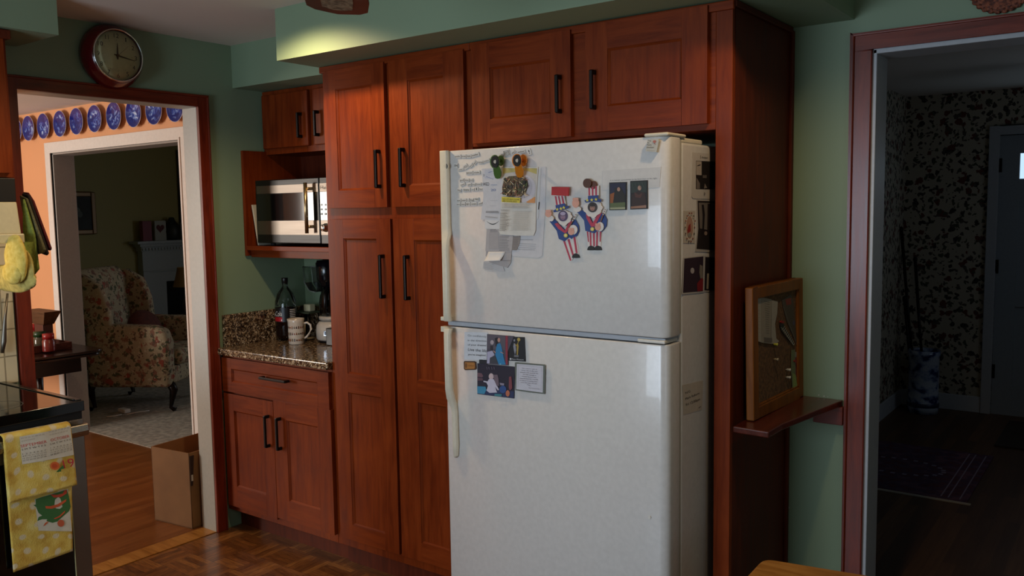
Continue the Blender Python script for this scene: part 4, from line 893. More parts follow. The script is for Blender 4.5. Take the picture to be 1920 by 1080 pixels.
mb = MB(); mb.prism([(x, y, .860) for x, y in P], (0, 0, .020)); mb.build('board', wood('shelf_wood', '#3c160d', '#552016', '#6a2c1c', 'y', rough=.22, coat=.4), sh, bevel=.004, seg=3)
MB().box(2.70, 2.80, .508, .533, .795, .859).build('cleat', trim_x, sh, bevel=.002)
# corkboard
BL = at(1414, 790, 'z', .8825); BR = at(1507, 742, 'y', .522); TL = at(1401, 542, 'x', 2.640)
ux = (BR-BL).normalized(); NN = ux.cross(TL-BL).normalized(); NN = NN if NN.x > 0 else -NN; uz = NN.cross(ux).normalized(); uz = uz if uz.z > 0 else -uz
Wd = (BR-BL).length; Hd = (TL-BL).dot(uz)
cb = thing('corkboard', 'wood-framed corkboard leaning on the shelf, papers pinned to it', 'board', BL)
def C(u, v, d): return BL+ux*u+uz*v+NN*d
def cbox(mb, u0, u1, v0, v1, d0, d1, m=0):
    q = [(u0, v0), (u1, v0), (u1, v1), (u0, v1)]; mb.hexa([C(a_, b_, d0) for a_, b_ in q], [C(a_, b_, d1) for a_, b_ in q], m)
mb = MB(); fw = .038
cbox(mb, 0, fw, 0, Hd, -.026, 0); cbox(mb, Wd-fw, Wd, 0, Hd, -.026, 0); cbox(mb, fw, Wd-fw, 0, fw, -.026, 0); cbox(mb, fw, Wd-fw, Hd-fw, Hd, -.026, 0)
cbox(mb, fw, fw+.006, fw, Hd-fw, -.012, -.004); cbox(mb, fw, Wd-fw, fw, fw+.006, -.012, -.004); cbox(mb, Wd-fw-.006, Wd-fw, fw, Hd-fw, -.012, -.004)
mb.build('frame', oakf, cb, bevel=.003)
mb = MB(); cbox(mb, fw-.002, Wd-fw+.002, fw-.002, Hd-fw+.002, -.020, -.011); mb.build('cork_panel', cork_m, cb)
PC = C(0, 0, -.011)
def CA(off=.0004): return Art(lambda px, py: hit(px, py, PC, NN), NN, off)
def qc(*pts): return [(1400+x/4.91, 540+y/4.91) for x, y in pts]
a = CA(.003); a.slab(qc((60, 80), (122, 88), (125, 500), (90, 488), (55, 458), (42, 430), (50, 200)), '#a59b8c', .0008)
a.poly(qc((122, 84), (220, 105), (212, 450), (228, 515), (125, 502)), '#978c7c'); a.poly(qc((220, 112), (275, 125), (270, 230), (250, 330), (262, 465), (287, 488), (262, 512), (222, 512), (214, 440)), '#a39a8c')
for k in range(15): p0, p1 = qc((150+k*1.2, 120+k*21), (200-k*.3, 135+k*20)); a.line(*p0, *p1, .5, '#4c443c')
for k in range(9): p0, p1 = qc((66, 130+k*34), (115, 138+k*34)); a.line(*p0, *p1, .35, '#857a6c')
a.poly(qc((145, 452), (222, 460), (222, 502), (148, 500)), '#6c625a')
a.build('shopping_list', 'long pale printed list pinned to the corkboard', 'paper', 'papers pinned to the corkboard')
a = CA(.001); a.slab(qc((318, 110), (400, 60), (425, 120), (440, 330), (462, 520), (420, 440), (360, 300), (330, 180)), '#4a3d34', .0012); a.poly(qc((350, 105), (400, 90), (405, 150), (360, 160)), '#7a2a22'); a.ell(*qc((428, 320))[0], 2.4, 4.5, '#4a465c', 12); a.line(*qc((330, 170))[0], *qc((452, 520))[0], .7, '#7c7268')
a.build('paper_collage', 'dark crumpled card with a red patch pinned near the corkboard\'s top right', 'paper', 'papers pinned to the corkboard')
a = CA(.004); a.slab(qc((288, 315), (320, 310), (345, 375), (390, 440), (432, 518), (410, 512), (350, 450), (305, 390)), '#2c2622', .001)
for k in range(10): p0, pm_, p1 = qc((298+k*11.5, 360+k*16.5), (322+k*11, 376+k*16.5), (336+k*10, 350+k*17)); a.line(*p0, *pm_, .8, '#b9b0a2'); a.line(*pm_, *p1, .8, '#b9b0a2')
a.ell(*qc((302, 312))[0], 3.4, 2.4, '#8c1c1c', 12, th=.006); a.build('striped_ribbon', 'black and white chevron ribbon pinned with a red pin', 'ribbon')
a = CA(.001); a.slab(qc((424, 592), (473, 586), (470, 830), (442, 833)), '#8a8078', .001); a.poly(qc((430, 640), (465, 636), (463, 822), (446, 824)), '#7c2c2c'); a.ell(*qc((430, 672))[0], 2.6, 2.2, '#8c1c1c', 10, th=.006)
a.build('red_card', 'small red card pinned at the corkboard\'s lower right', 'card')
a = CA(.0036); a.slab(qc((400, 570), (432, 566), (440, 800), (463, 950), (413, 963), (400, 780)), '#6c7250', .001); a.poly(qc((410, 780), (440, 800), (458, 930), (416, 945)), '#8a9a54'); a.poly(qc((413, 940), (460, 930), (463, 950), (413, 963)), '#b5b0a0')
a.build('green_strip', 'green and white paper strip hanging at the corkboard\'s lower right', 'paper', 'papers pinned to the corkboard')
for (x, y), colr, lb in (((357, 750), '#c9c9c0', 'upper of two white pins at the corkboard\'s lower right'), ((357, 820), '#c9c9c0', 'lower of two white pins at the corkboard\'s lower right'), ((243, 655), '#a89c80', 'lone pale pin near the middle of the corkboard'), ((238, 518), '#b5b440', 'yellow-green pin at the foot of the long list')):
    p = hit(*qc((x, y))[0], PC, NN); mb = MB(); mb.lathe([(.0, 0), (.0022, 0), (.0022, .004), (.0045, .006), (.0036, .012), (.0055, .016), (0, .018)], p+NN*.001, 12, axis=NN); tag(mb.build('push_pin', pm(colr, .3)), lb, 'pin', 'pins in the corkboard')
# paint chips where the wall meets the panel
# stool
stl = thing('wooden_stool', 'light wooden stool in the bottom right foreground, only its seat showing', 'stool', (3.0, -.47, 0))
mb = MB(); Rr = .03; c4 = [(2.825, -.64), (3.20, -.60), (3.165, -.225), (2.812, -.285)]
def rounded(c4, r, n=5):
    out = []
    for i, p in enumerate(c4):
        p = Vector(p); a_ = (Vector(c4[i-1])-p).normalized(); b_ = (Vector(c4[(i+1) % 4])-p).normalized()
        for k in range(n+1):
            t = k/n; out.append(p+a_*r*(1-t)**2+b_*r*t**2)
    return out
mb.prism([(p.x, p.y, .572) for p in rounded(c4, .035)], (0, 0, .030)); mb.build('seat', oaky, stl, bevel=.008, seg=3)
cc = Vector((3.0, -.44))
for p in c4:
    p = Vector(p); q_ = p.lerp(cc, .16); q2_ = p.lerp(cc, .02); mb = MB(); mb.tube([(q_.x, q_.y, .573), (q2_.x, q2_.y, 0)], [.017, .014], 12); mb.build('leg', oakf, stl)
mb = MB()
for i in range(4):
    a_ = Vector(c4[i]).lerp(cc, .1); b_ = Vector(c4[(i+1) % 4]).lerp(cc, .1); mb.tube([(a_.x, a_.y, .24), (b_.x, b_.y, .24)], .009, 8)
mb.build('stretcher', oakf, stl)
# round woven trivet above the hall doorway
tv = noisy('woven_brown_reed', [(.4, '#4a1f12'), (.6, '#8a4a30')], 120, .7, .8)
mb = MB(); mb.lathe([(0, 0), (.088, 0), (.092, .008), (.086, .016), (.074, .012), (.05, .014), (0, .012)], (3.235, D, 2.216), 40, axis=(0, -1, 0))
for k in range(30):
    t_ = 2*math.pi*k/30; mb.ell((3.235+.087*math.cos(t_), D-.012, 2.216+.087*math.sin(t_)), (.009, .005, .009), 8, 6)
tag(mb.build('woven_plaque', tv), 'round reddish woven wall plaque above the dark hall doorway', 'wall decoration')

# ================================================================== CLOCK
ck = thing('wall_clock', 'round red wall clock with a cream face above the left doorway', 'clock', (0.0, -.487, 2.232))
cc_ = (0.001, -.487, 2.232)
red_m = pm('#5a0a12', .25, 0, 'clock_red', Coat_Weight=.5)
MB().lathe([(0, 0), (.122, 0), (.134, .012), (.136, .028), (.128, .05), (.116, .068), (.110, .078), (.104, .080), (.103, .066), (0, .066)], cc_, 64, axis=(1, 0, 0)).build('case', red_m, ck)
MB().lathe([(.103, .078), (.107, .082), (.110, .080), (.111, .076)], cc_, 64, axis=(1, 0, 0)).build('bezel', chrome, ck)
def KA(off): return Art(lambda u, v: Vector((cc_[0]+.0665, cc_[1]+u, cc_[2]+v)), (1, 0, 0), off)
a = KA(0); a.mi(pm('#cfc99a', .5)); a.mb.lathe([(0, 0), (.1025, 0), (.1025, .0008), (0, .0008)], (cc_[0]+.0663, cc_[1], cc_[2]), 48, axis=(1, 0, 0)); a.n = 5
for k in range(12):
    t_ = 2*math.pi*(k+1)/12; u, v = .083*math.sin(t_), .083*math.cos(t_); s_ = str(k+1); w_ = {'1': .0022, '11': .0075}.get(s_, .0055*len(s_)); 
    vs, fs = glyphs(s_); a.mb.add([a.P(u-w_+2*w_*x_, v-.009+.018*y_) for x_, y_ in vs], fs, a.mi('#3a3428'))
    u, v = .065*math.sin(t_), .065*math.cos(t_); a.mb.add([a.P(u+.0013*math.cos(q), v+.0013*math.sin(q)) for q in [i*math.pi/3 for i in range(6)]], [tuple(range(6))], a.mi('#3a3428'))
a.build('face', parent=ck)
for nm, an, L, w_, dd, colr in (('hour_hand', 2, .052, .004, .004, '#4c3214'), ('minute_hand', 100, .078, .0036, .006, '#4c3214'), ('second_hand', 47, .068, .0009, .008, '#6c5c40')):
    t_ = math.radians(an); dv = Vector((0, math.sin(t_), math.cos(t_))); pv = Vector((0, math.cos(t_), -math.sin(t_))); o_ = Vector(cc_)+Vector((.0665+dd, 0, 0))
    pts = [o_-dv*.016+pv*w_*.6, o_+pv*w_, o_+dv*L+pv*w_*.2, o_+dv*L-pv*w_*.2, o_-pv*w_, o_-dv*.016-pv*w_*.6]
    mb = MB(); mb.prism(pts, (.0008, 0, 0)); mb.build(nm, pm(colr, .4), ck)
MB().cyl((cc_[0]+.067, cc_[1], cc_[2]), (cc_[0]+.076, cc_[1], cc_[2]), .0055, n=16).build('hub', pm('#4c3214', .4), ck)
MB().lathe([(.105*math.cos(t_), .079+.012*math.sin(t_)) for t_ in [math.pi/2*i/10 for i in range(11)]], cc_, 48, axis=(1, 0, 0)).build('lens', glass, ck)

# ================================================================== CEILING FAN (one blade tip reaches into view)
fan = thing('ceiling_fan', 'brown ceiling fan, one cane-inset blade tip showing at the top edge', 'fan', (2.265, -1.20, 2.05))
FH = Vector((2.25, -1.255, 2.12))
MB().lathe([(0, -.07), (.06, -.06), (.105, -.02), (.11, .03), (.08, .06), (.02, .07), (.018, .17), (.055, .2), (.065, .24), (0, .24)], FH, 32).build('motor', bronze, fan)
fanw = wood('fan_blade_wood', '#3c2518', '#54362a', '#6a4836', 'x', rough=.4)
for k in range(4):
    th = math.radians(136.6+90*k); dx_, dy_ = Vector((math.cos(th), math.sin(th), 0)), Vector((-math.sin(th), math.cos(th), 0))
    def bp(r, w): return FH+dx_*r+dy_*w+Vector((0, 0, -.015+.10*w))
    outl = [(.17, -.045), (.3, -.07), (.5, -.084), (.60, -.082), (.635, -.062), (.652, -.025), (.662, 0), (.652, .025), (.635, .062), (.60, .082), (.5, .084), (.3, .07), (.17, .045)]
    mb = MB(); mb.prism([bp(*p) for p in outl], (0, 0, .008)); bl = mb.build('blade', fanw, fan, bevel=.002)
    inl = [(.24, -.032), (.5, -.042), (.585, -.040), (.605, -.015), (.605, .015), (.585, .040), (.5, .042), (.24, .032)]
    mb = MB(); mb.prism([bp(*p)+Vector((0, 0, -.0015)) for p in inl], (0, 0, .0012)); mb.build('cane_inset', cane_m, bl)
    mb = MB(); mb.prism([bp(.09, -.02), bp(.2, -.03), bp(.2, .03), bp(.09, .02)], (0, 0, .006)); mb.build('bracket', bronze, fan)

# recessed lamps in the ceiling
for lx, lb in ((1.0, 'recessed ceiling light in front of the pantry doors'), (2.96, 'recessed ceiling light near the hall doorway')):
    t = thing('recessed_light', lb, 'light', (lx, -.5, 2.35), group='recessed kitchen ceiling lights')
    MB().lathe([(.055, .0), (.075, -.004), (.075, -.001), (.055, .002), (.05, .018)], (lx, -.5, ZC-.0005), 32).build('trim_ring', white_trim, t)

# ================================================================== LEFT: STOVE AND ABOVE
SY = -1.0; SX = .622; sv = thing('stove', 'stainless steel range with a black glass cooktop in the left foreground', 'stove', (.31, -1.38, 0))
MB().box(.012, SX-.02, -1.76, SY, .0, .873).build('body', steel('range_side_steel', '#6c6863', .4, 'z'), sv, bevel=.002)
mb = MB(); mb.box(.012, SX+.004, -1.762, SY+.002, .873, .905); mb.box(.012, SX+.004, -1.762, SY+.002, .905, .909); mb.box(.02, SX-.03, SY-.02, SY-.012, .909, .913); mb.build('cooktop', blackg, sv, bevel=.003, seg=3)
MB().box(.0125, SX-.016, SY-.016, SY+.0022, .907, .9125).build('cooktop_rim', pm('#3a3632', .25, .6), sv, bevel=.0015)
for bx_, by_ in ((.2, -1.2), (.45, -1.22), (.2, -1.56), (.45, -1.56)): MB().lathe([(.085, 0), (.087, .0002), (.089, 0)], (bx_, by_, .9092), 40).build('burner_ring', pm('#3a3a3a', .4), sv)
MB().box(SX-.02, SX-.008, -1.755, SY-.003, .845, .872).build('vent_gap', pm('#080808', .6), sv)
dv_ = MB(); dv_.box(SX-.02, SX, -1.757, -1.70, .16, .845); dv_.box(SX-.02, SX, SY-.060, SY-.002, .16, .845); dv_.box(SX-.02, SX, -1.70, SY-.060, .745, .845); dv_.box(SX-.02, SX, -1.70, SY-.060, .16, .245)
odr = dv_.build('oven_door', steel_y, sv, bevel=.002)
MB().box(SX-.012, SX-.003, -1.70, SY-.060, .245, .745).build('door_glass', blackg, odr)
mb = MB(); mb.box(SX-.004, SX+.001, SY-.0615, SY-.0595, .247, .745); mb.box(SX-.004, SX+.001, -1.70, SY-.0595, .245, .247); mb.build('glass_edge', pm('#b3a97c', .4), odr)
MB().box(SX-.02, SX-.002, -1.757, SY-.002, .03, .152).build('drawer', steel_y, sv, bevel=.002)
mb = MB(); pr_ = [(SX+.028, .795), (SX+.040, .792), (SX+.047, .812), (SX+.044, .834), (SX+.030, .838), (SX+.024, .816)]
mb.hexa([(x, -1.75, z) for x, z in pr_], [(x, SY-.006, z) for x, z in pr_]); mb.box(SX-.002, SX+.032, SY-.032, SY-.012, .800, .830); mb.box(SX-.002, SX+.032, -1.745, -1.725, .800, .830)
mb.build('handle', steel('handle_steel', '#a39a8e', .25, 'y'), odr, bevel=.004, seg=3)

# dish towel draped over the handle
def toweluv(name, spots=True):
    m, nt, b = new_mat(name)
    n1 = node(nt, 'ShaderNodeTexNoise', Scale=16.0, Detail=6.0); lk(nt, coords(nt), n1.inputs[0])
    r = ramp(nt, [(.32, '#b98f34'), (.5, '#d2b352'), (.68, '#dcc773')]); lk(nt, n1.outputs[0], r.inputs[0])
    jn = node(nt, 'ShaderNodeTexNoise', Scale=9.0, Detail=1.0); cj = coords(nt, (1/.052, 1/.052, 1/.052), rot=(.35, 0, 0)); lk(nt, coords(nt), jn.inputs[0]); ja = nt.nodes.new('ShaderNodeVectorMath'); ja.operation = 'MULTIPLY_ADD'; lk(nt, jn.outputs['Color'], ja.inputs[0]); ja.inputs[1].default_value = (.9, .9, .9); lk(nt, cj, ja.inputs[2])
    sep = nt.nodes.new('ShaderNodeSeparateXYZ'); lk(nt, ja.outputs[0], sep.inputs[0])
    row = mathn(nt, 'FLOOR', sep.outputs[2]); ys = mathn(nt, 'ADD', sep.outputs[1], mathn(nt, 'MULTIPLY', row, .5))
    fy_ = mathn(nt, 'SUBTRACT', mathn(nt, 'FRACT', ys), .5); fz_ = mathn(nt, 'SUBTRACT', mathn(nt, 'FRACT', sep.outputs[2]), .5)
    dd = mathn(nt, 'SQRT', mathn(nt, 'ADD', mathn(nt, 'MULTIPLY', fy_, fy_), mathn(nt, 'MULTIPLY', fz_, fz_)))
    rr = ramp(nt, [(.15, (1, 1, 1, 1)), (.24, (0, 0, 0, 1))]); lk(nt, dd, rr.inputs[0])
    lk(nt, mix(nt, rr.outputs[0], r.outputs[0], '#cfbf98'), b.inputs['Base Color']); b.inputs['Roughness'].default_value = .95
    n2 = node(nt, 'ShaderNodeTexNoise', Scale=260.0, Detail=2.0); lk(nt, coords(nt), n2.inputs[0]); bump(nt, b, n2.outputs[0], .6, .002); return m
tw_m = toweluv('yellow_dotted_towel'); twh = pm('#cfc5b2', .95)
tw = thing('dish_towel', 'yellow dotted calendar towel folded over the oven handle', 'towel', (SX+.05, -1.13, .4))
def wv(p): return .0030*math.sin(p.y*30+p.z*6)+.0010*math.sin(p.y*55-p.z*11)
XT = SX+.052
def bil(q, u, v): return (Vector(q[0])*(1-u)+Vector(q[1])*u)*(1-v)+(Vector(q[3])*(1-u)+Vector(q[2])*u)*v
fq = [(6, 824), (133, 799), (144.5, 909), (17, 944)]     # front flap, photo outline on the plane of the door
bq = [(5, 830), (133, 808), (136, 1033), (25, 1073)]
def flapfn(q, X, k=1., edge=0):
    def fn(u, v):
        x, y = bil([Vector(p) for p in q], u, v); p = at(x, y, 'x', X); w = wv(p)*k; return p+Vector((w, 0, 0))
    return fn
mb = MB(); mb.grid(flapfn(bq, SX+.020, .12), 30, 40); mb.build('back_flap', tw_m, tw, solid=.003)
mb = MB(); f_ = flapfn(fq, XT, .8)
def front(u, v):
    if v < .12:
        t = 1-v/.12; p = f_(u, 0); return p+Vector((-(1-math.cos(t*math.pi/2))*.028, 0, .012*math.sin(t*math.pi/2)))
    return f_(u, (v-.12)/.88)
mb.grid(front, 30, 30); mb.build('front_flap', tw_m, tw, solid=.003)
mb = MB(); mb.grid(lambda u, v: Vector(((SX+.024)*(1-v)+(XT-.026)*v, 0, 0))+Vector((0, f_(u, 0).y, f_(u, 0).z+.012-.0*v)), 30, 3); mb.build('top_fold', twh, tw, solid=.003)
def TA(X, off=.004, k=.8): 
    a_ = Art(lambda px, py: at(px, py, 'x', X), (1, 0, 0), off, .0004); a_.wave = lambda p: wv(p)*k; return a_
def qt(*pts): return [(x/7.712, 780+y/7.714) for x, y in pts]
a = TA(XT, .0034)
def subq(a_, q, c, nu=10, nv=10):   # follow the waves
    q = [Vector(p) for p in q]; a_.mb.grid(lambda u, v: a_.P(*bil(q, u, v)), nu, nv, a_.mi(c, .95)); a_.n += 1
subq(a, qt((280, 300), (1010, 150), (1062, 560), (320, 700)), '#cdc4b0')
def ttext(s_, x0, y0, x1, y1, h, c): a.text(s_, *qt((x0, y0))[0], *qt((x1, y1))[0], h/7.7, c)
ttext('SEPTEMBER', 300, 458, 668, 382, 40, '#c44c44'); ttext('OCTOBER', 722, 366, 1000, 306, 40, '#c44c44')
for (x0, y0, x1, y1) in ((312, 500, 648, 428), (712, 418, 1016, 346)): ttext('S M T W T F S', x0, y0, x1, y1, 24, '#3c342c')
for k in range(4): ttext('%d %d %d %d %d %d %d' % tuple(range(7*k+1, 7*k+8)), 322, 560+32*k, 655, 495+30*k, 19, '#6c6254')
for k in range(4): ttext('%d %d %d %d %d %d %d' % tuple(range(7*k+1, 7*k+8)), 712, 468+32*k, 1030, 405+27*k, 19, '#6c6254')
ttext('29 30 31', 712, 568, 840, 536, 19, '#6c6254')
for x0, y0, x1, y1 in ((290, 330, 620, 262), (300, 370, 480, 330), (680, 235, 985, 170), (690, 275, 960, 218)): ttext('24 25 26 27 28 29 30', x0, y0, x1, y1, 17, '#8a8070')
ttext('19', 900, 752, 1060, 715, 122, '#b8303a')
fl = []
for k in range(44): r_ = 78 if k % 2 else 60; fl.append((768+r_*math.cos(k*math.pi/22), 712+r_*.86*math.sin(k*math.pi/22)))
a.poly(qt(*fl), '#d0622c'); a.ell(*qt((762, 712))[0], 4.6, 3.8, '#bf4c22', 16); a.poly(qt((790, 795), (830, 750), (885, 700), (900, 750), (850, 765), (860, 795)), '#3f6c34'); a.poly(qt((785, 800), (830, 762), (862, 770), (820, 800)), '#35602c')
a.build('calendar_print', parent=tw)
def qb(*pts): return [(x/6, 900+y/6) for x, y in pts]
a = TA(SX+.020, .0026, .12)
subq(a, qb((385, 215), (760, 95), (805, 575), (430, 570)), '#cdc5b0')
a.poly(qb((395, 215), (450, 195), (570, 160), (745, 105), (770, 180), (790, 300), (770, 350), (700, 410), (640, 465), (585, 480), (520, 460), (525, 440), (470, 440), (415, 460), (430, 415), (470, 398), (430, 370), (400, 300), (370, 280), (398, 275)), '#3c6a36')
a.poly(qb((560, 160), (600, 195), (680, 190), (745, 150), (745, 110), (720, 115), (700, 150), (640, 165)), '#c0482c'); a.poly(qb((503, 290), (560, 292), (640, 270), (740, 212), (735, 240), (660, 295), (580, 320), (510, 318)), '#cc5a30'); a.poly(qb((598, 430), (660, 400), (725, 340), (722, 362), (670, 415), (610, 438)), '#cc5a30'); a.poly(qb((478, 522), (500, 480), (540, 458), (520, 490)), '#c0582c'); a.ell(*qb((676, 483))[0], 6.4, 6.6, '#c8603c', 18)
a.build('print', parent=tw)

# backsplash tiles, upper cabinet, hood
def tiles():
    m, nt, b = new_mat('cream_wall_tile'); br = node(nt, 'ShaderNodeTexBrick', Scale=1.0); br.offset = 0
    br.inputs['Brick Width'].default_value = .108; br.inputs['Row Height'].default_value = .108; br.inputs['Mortar Size'].default_value = .003
    br.inputs['Color1'].default_value = H('#c9bd9c'); br.inputs['Color2'].default_value = H('#c4b794'); br.inputs['Mortar'].default_value = H('#8f8468')
    tc = nt.nodes.new('ShaderNodeTexCoord'); sp = nt.nodes.new('ShaderNodeSeparateXYZ'); cmb = nt.nodes.new('ShaderNodeCombineXYZ'); lk(nt, tc.outputs['Object'], sp.inputs[0]); lk(nt, sp.outputs[1], cmb.inputs[0]); lk(nt, sp.outputs[2], cmb.inputs[1]); lk(nt, cmb.outputs[0], br.inputs[0])
    lk(nt, br.outputs[0], b.inputs['Base Color']); b.inputs['Roughness'].default_value = .2; bump(nt, b, br.outputs[1], -.3, .002); return m
tag(MB().box(.001, .010, -1.9, -.945, .9, 1.455).build('tile_backsplash', tiles()), 'cream square wall tiles behind the stove', 'tiles')
lc = thing('wall_cabinet', 'cherry wood wall cabinet over the range hood at the left edge', 'cabinet', (.15, -1.4, 1.70))
MB().box(.003, .285, -1.80, -1.03, 1.70, 2.222).build('body', cherry_z, lc, bevel=.001)
mb = MB(); shaker(mb, slabfn_posx(-1.40, 1.715, .285), .355, .485, .02, .06); mb.build('door', [cherry_z, cherry_y], lc, bevel=.0018)
mb = MB(); shaker(mb, slabfn_posx(-1.78, 1.715, .285), .355, .485, .02, .06); mb.build('door', [cherry_z, cherry_y], lc, bevel=.0018)
MB().box(.003, .315, -1.81, -1.022, 2.19, 2.222).build('top_molding', dark_z, lc, bevel=.003)
rh = thing('range_hood', 'cream range hood with a black upper band, under the left wall cabinet', 'hood', (.15, -1.4, 1.46))
MB().box(.003, .29, -1.79, -1.03, 1.612, 1.697).build('black_band', pm('#0c0a09', .5), rh, bevel=.002)  # plain black box between the cabinet and the cream shell
mb = MB(); pr_ = [(.003, 1.475), (.312, 1.495), (.292, 1.611), (.003, 1.611)]; mb.hexa([(x, -1.79, z) for x, z in pr_], [(x, -1.03, z) for x, z in pr_]); mb.build('shell', cream, rh, bevel=.004)
MB().box(.003, .325, -1.795, -1.025, 1.462, 1.496).build('lip', cream, rh, bevel=.004)
# potholders and mitt hanging by the hood's end
def pad(name, pts, y, th, mat_, lab, cat, grp=None):
    P = [at(px, py, 'y', y) for px, py in pts]; mb = MB(); mb.prism([p for p in P], (0, th, 0)); o = mb.build(name, mat_, None, bevel=min(.006, th*.4), seg=3); return tag(o, lab, cat, grp)
felt = lambda n, a_, b_: noisy(n, [(.35, a_), (.65, b_)], 120, .95, .6)
pad('potholder', [(42, 372), (62, 440), (70, 505), (58, 520), (46, 470), (42, 430)], -1.000, .010, felt('green_cloth', '#5e6c28', '#7a8838'), 'green potholder, nearest the hood of the hanging stack', 'potholder', 'potholders hanging beside the range hood')
pad('potholder', [(36, 366), (48, 372), (82, 468), (80, 474), (62, 479), (52, 440), (40, 392)], -.984, .010, felt('olive_cloth', '#4e4a32', '#68633f'), 'olive grey potholder in the middle of the hanging stack', 'potholder', 'potholders hanging beside the range hood')
pad('potholder', [(40, 362), (52, 366), (88, 476), (85, 479), (66, 472), (48, 400)], -.968, .010, felt('black_cloth', '#15100e', '#231a16'), 'black potholder behind the olive grey one', 'potholder', 'potholders hanging beside the range hood')
pad('potholder', [(42, 360), (50, 361), (60, 376), (93, 465), (92, 470), (88, 469), (76, 450), (50, 380)], -.952, .010, felt('red_cloth', '#3c080c', '#5a0e16'), 'dark red potholder, outermost of the hanging stack', 'potholder', 'potholders hanging beside the range hood')
mt = thing('oven_mitt', 'fluffy yellow oven mitt hanging below the range hood', 'mitt', at(32, 545, 'y', -1.06))
mb = MB(); c_ = at(30, 462, 'y', -1.075); 
def blob(cpx, cpy, rx, rz, ry, y, n=1, wob=.06, sd=0):
    c0 = at(cpx, cpy, 'y', y); S_ = (at(cpx+10, cpy, 'y', y)-c0).x/10; Z_ = (at(cpx, cpy-10, 'y', y)-c0).z/10
    def fn(u, v):
        a_ = 2*math.pi*u; b_ = math.pi*(v-.5); p = Vector((math.cos(a_)*math.cos(b_), math.sin(a_)*math.cos(b_), math.sin(b_)))
        r = 1+wob*noise.noise(p*2.3+Vector((sd, 0, 0))); return c0+Vector((p.x*rx*S_*r, p.y*ry*r, p.z*rz*Z_*r))
    return fn
mb.grid(blob(30, 486, 18, 46, .022, -1.075, sd=1), 28, 18); mb.grid(blob(24, 512, 15, 22, .024, -1.085, sd=4), 24, 16); mb.build('thumb', mitt_m, mt)
mb = MB(); mb.grid(blob(20, 522, 46, 26, .018, -1.045, sd=7, wob=.12), 36, 20); mb.grid(blob(50, 505, 12, 36, .014, -1.05, sd=9, wob=.1), 24, 16); mb.build('palm', noisy('pale_yellow_lining', [(.3, '#a3914a'), (.7, '#cbb868')], 50, .95, .5), mt)
mb = MB(); mb.tube([at(14, 550, 'x', .03), at(9, 600, 'x', .03), at(7, 640, 'x', .03), at(4, 662, 'x', .03)], [.004, .006, .010, .007], 10); tag(mb.build('hanging_utensil', steel('dull_tin', '#7a746a', .4, 'z')), 'dull metal utensil hanging on the tiles below the mitt', 'utensil')

# ================================================================== DINING ROOM
def plate_mat():
    m, nt, b = new_mat('blue_painted_porcelain'); oi = nt.nodes.new('ShaderNodeObjectInfo')
    mp = nt.nodes.new('ShaderNodeVectorMath'); mp.operation = 'MULTIPLY_ADD'; tc = nt.nodes.new('ShaderNodeTexCoord')
    cmb = nt.nodes.new('ShaderNodeCombineXYZ')
    for i in range(3): lk(nt, mathn(nt, 'MULTIPLY', oi.outputs['Random'], 7.3+5*i), cmb.inputs[i])
    lk(nt, tc.outputs['Object'], mp.inputs[0]); mp.inputs[1].default_value = (1, 1, 1); lk(nt, cmb.outputs[0], mp.inputs[2])
    n = node(nt, 'ShaderNodeTexNoise', Scale=26.0, Detail=4.0, Distortion=1.2); lk(nt, mp.outputs[0], n.inputs[0])
    r = ramp(nt, [(.42, '#0c1f6c'), (.52, '#1e3c98'), (.60, '#6c8cc8'), (.70, '#c4d4ea')]); lk(nt, n.outputs[0], r.inputs[0])
    ln = nt.nodes.new('ShaderNodeVectorMath'); ln.operation = 'LENGTH'; s0 = nt.nodes.new('ShaderNodeVectorMath'); s0.operation = 'SUBTRACT'
    lk(nt, tc.outputs['Object'], s0.inputs[0]); s0.inputs[1].default_value = (0, 0, .09); lk(nt, s0.outputs[0], ln.inputs[0])
    rr = ramp(nt, [(.058, (0, 0, 0, 1)), (.074, (1, 1, 1, 1))]); lk(nt, ln.outputs['Value'], rr.inputs[0])
    lk(nt, mix(nt, rr.outputs[0], r.outputs[0], '#0d2274'), b.inputs['Base Color']); b.inputs['Roughness'].default_value = .08; return m
pl_m = plate_mat(); pl_rim = pm('#b9b6c4', .15)
PLX = [-3.107, -2.918, -2.694, -2.458, -2.232, -1.996, -1.758, -1.526, -1.298, -1.072]
names_ = ['first', 'second', 'third', 'fourth', 'fifth', 'sixth', 'seventh', 'eighth', 'ninth', 'tenth']
base = None
for i, x in enumerate(PLX):
    lab = 'blue and white decorative plate, %s from the left in the row on the orange wall' % names_[i]
    if base is None:
        base = thing('decorative_plate', lab, 'plate', (x, D-.006, 2.197-.09), group='blue plates above the dining room opening')
        C_ = (x, D-.010, 2.197)
        MB().lathe([(0, .012), (.045, .012), (.058, .016), (.085, .024), (.0868, .0245)], C_, 48, axis=(0, -1, 0)).build('painted_face', pl_m, base)
        MB().lathe([(.0868, .0245), (.0895, .0245), (.0895, .0225), (.058, .010), (.05, .0), (.03, .0), (0, .006)], C_, 48, axis=(0, -1, 0)).build('rim', pl_rim, base)
        hk = MB()
        for t_ in (-2.2, -.94): 
            c, s_ = math.cos(t_), math.sin(t_); hk.tube([(x+.06*c, D-.008, 2.197+.06*s_), (x+.093*c, D-.018, 2.197+.093*s_), (x+.093*c, D-.038, 2.197+.093*s_), (x+.085*c, D-.038, 2.197+.085*s_)], .0011, 5)
        hk.build('wire_hook', brass, base)
    else:
        dup(base, (x, D-.006, 2.197-.09), lab)
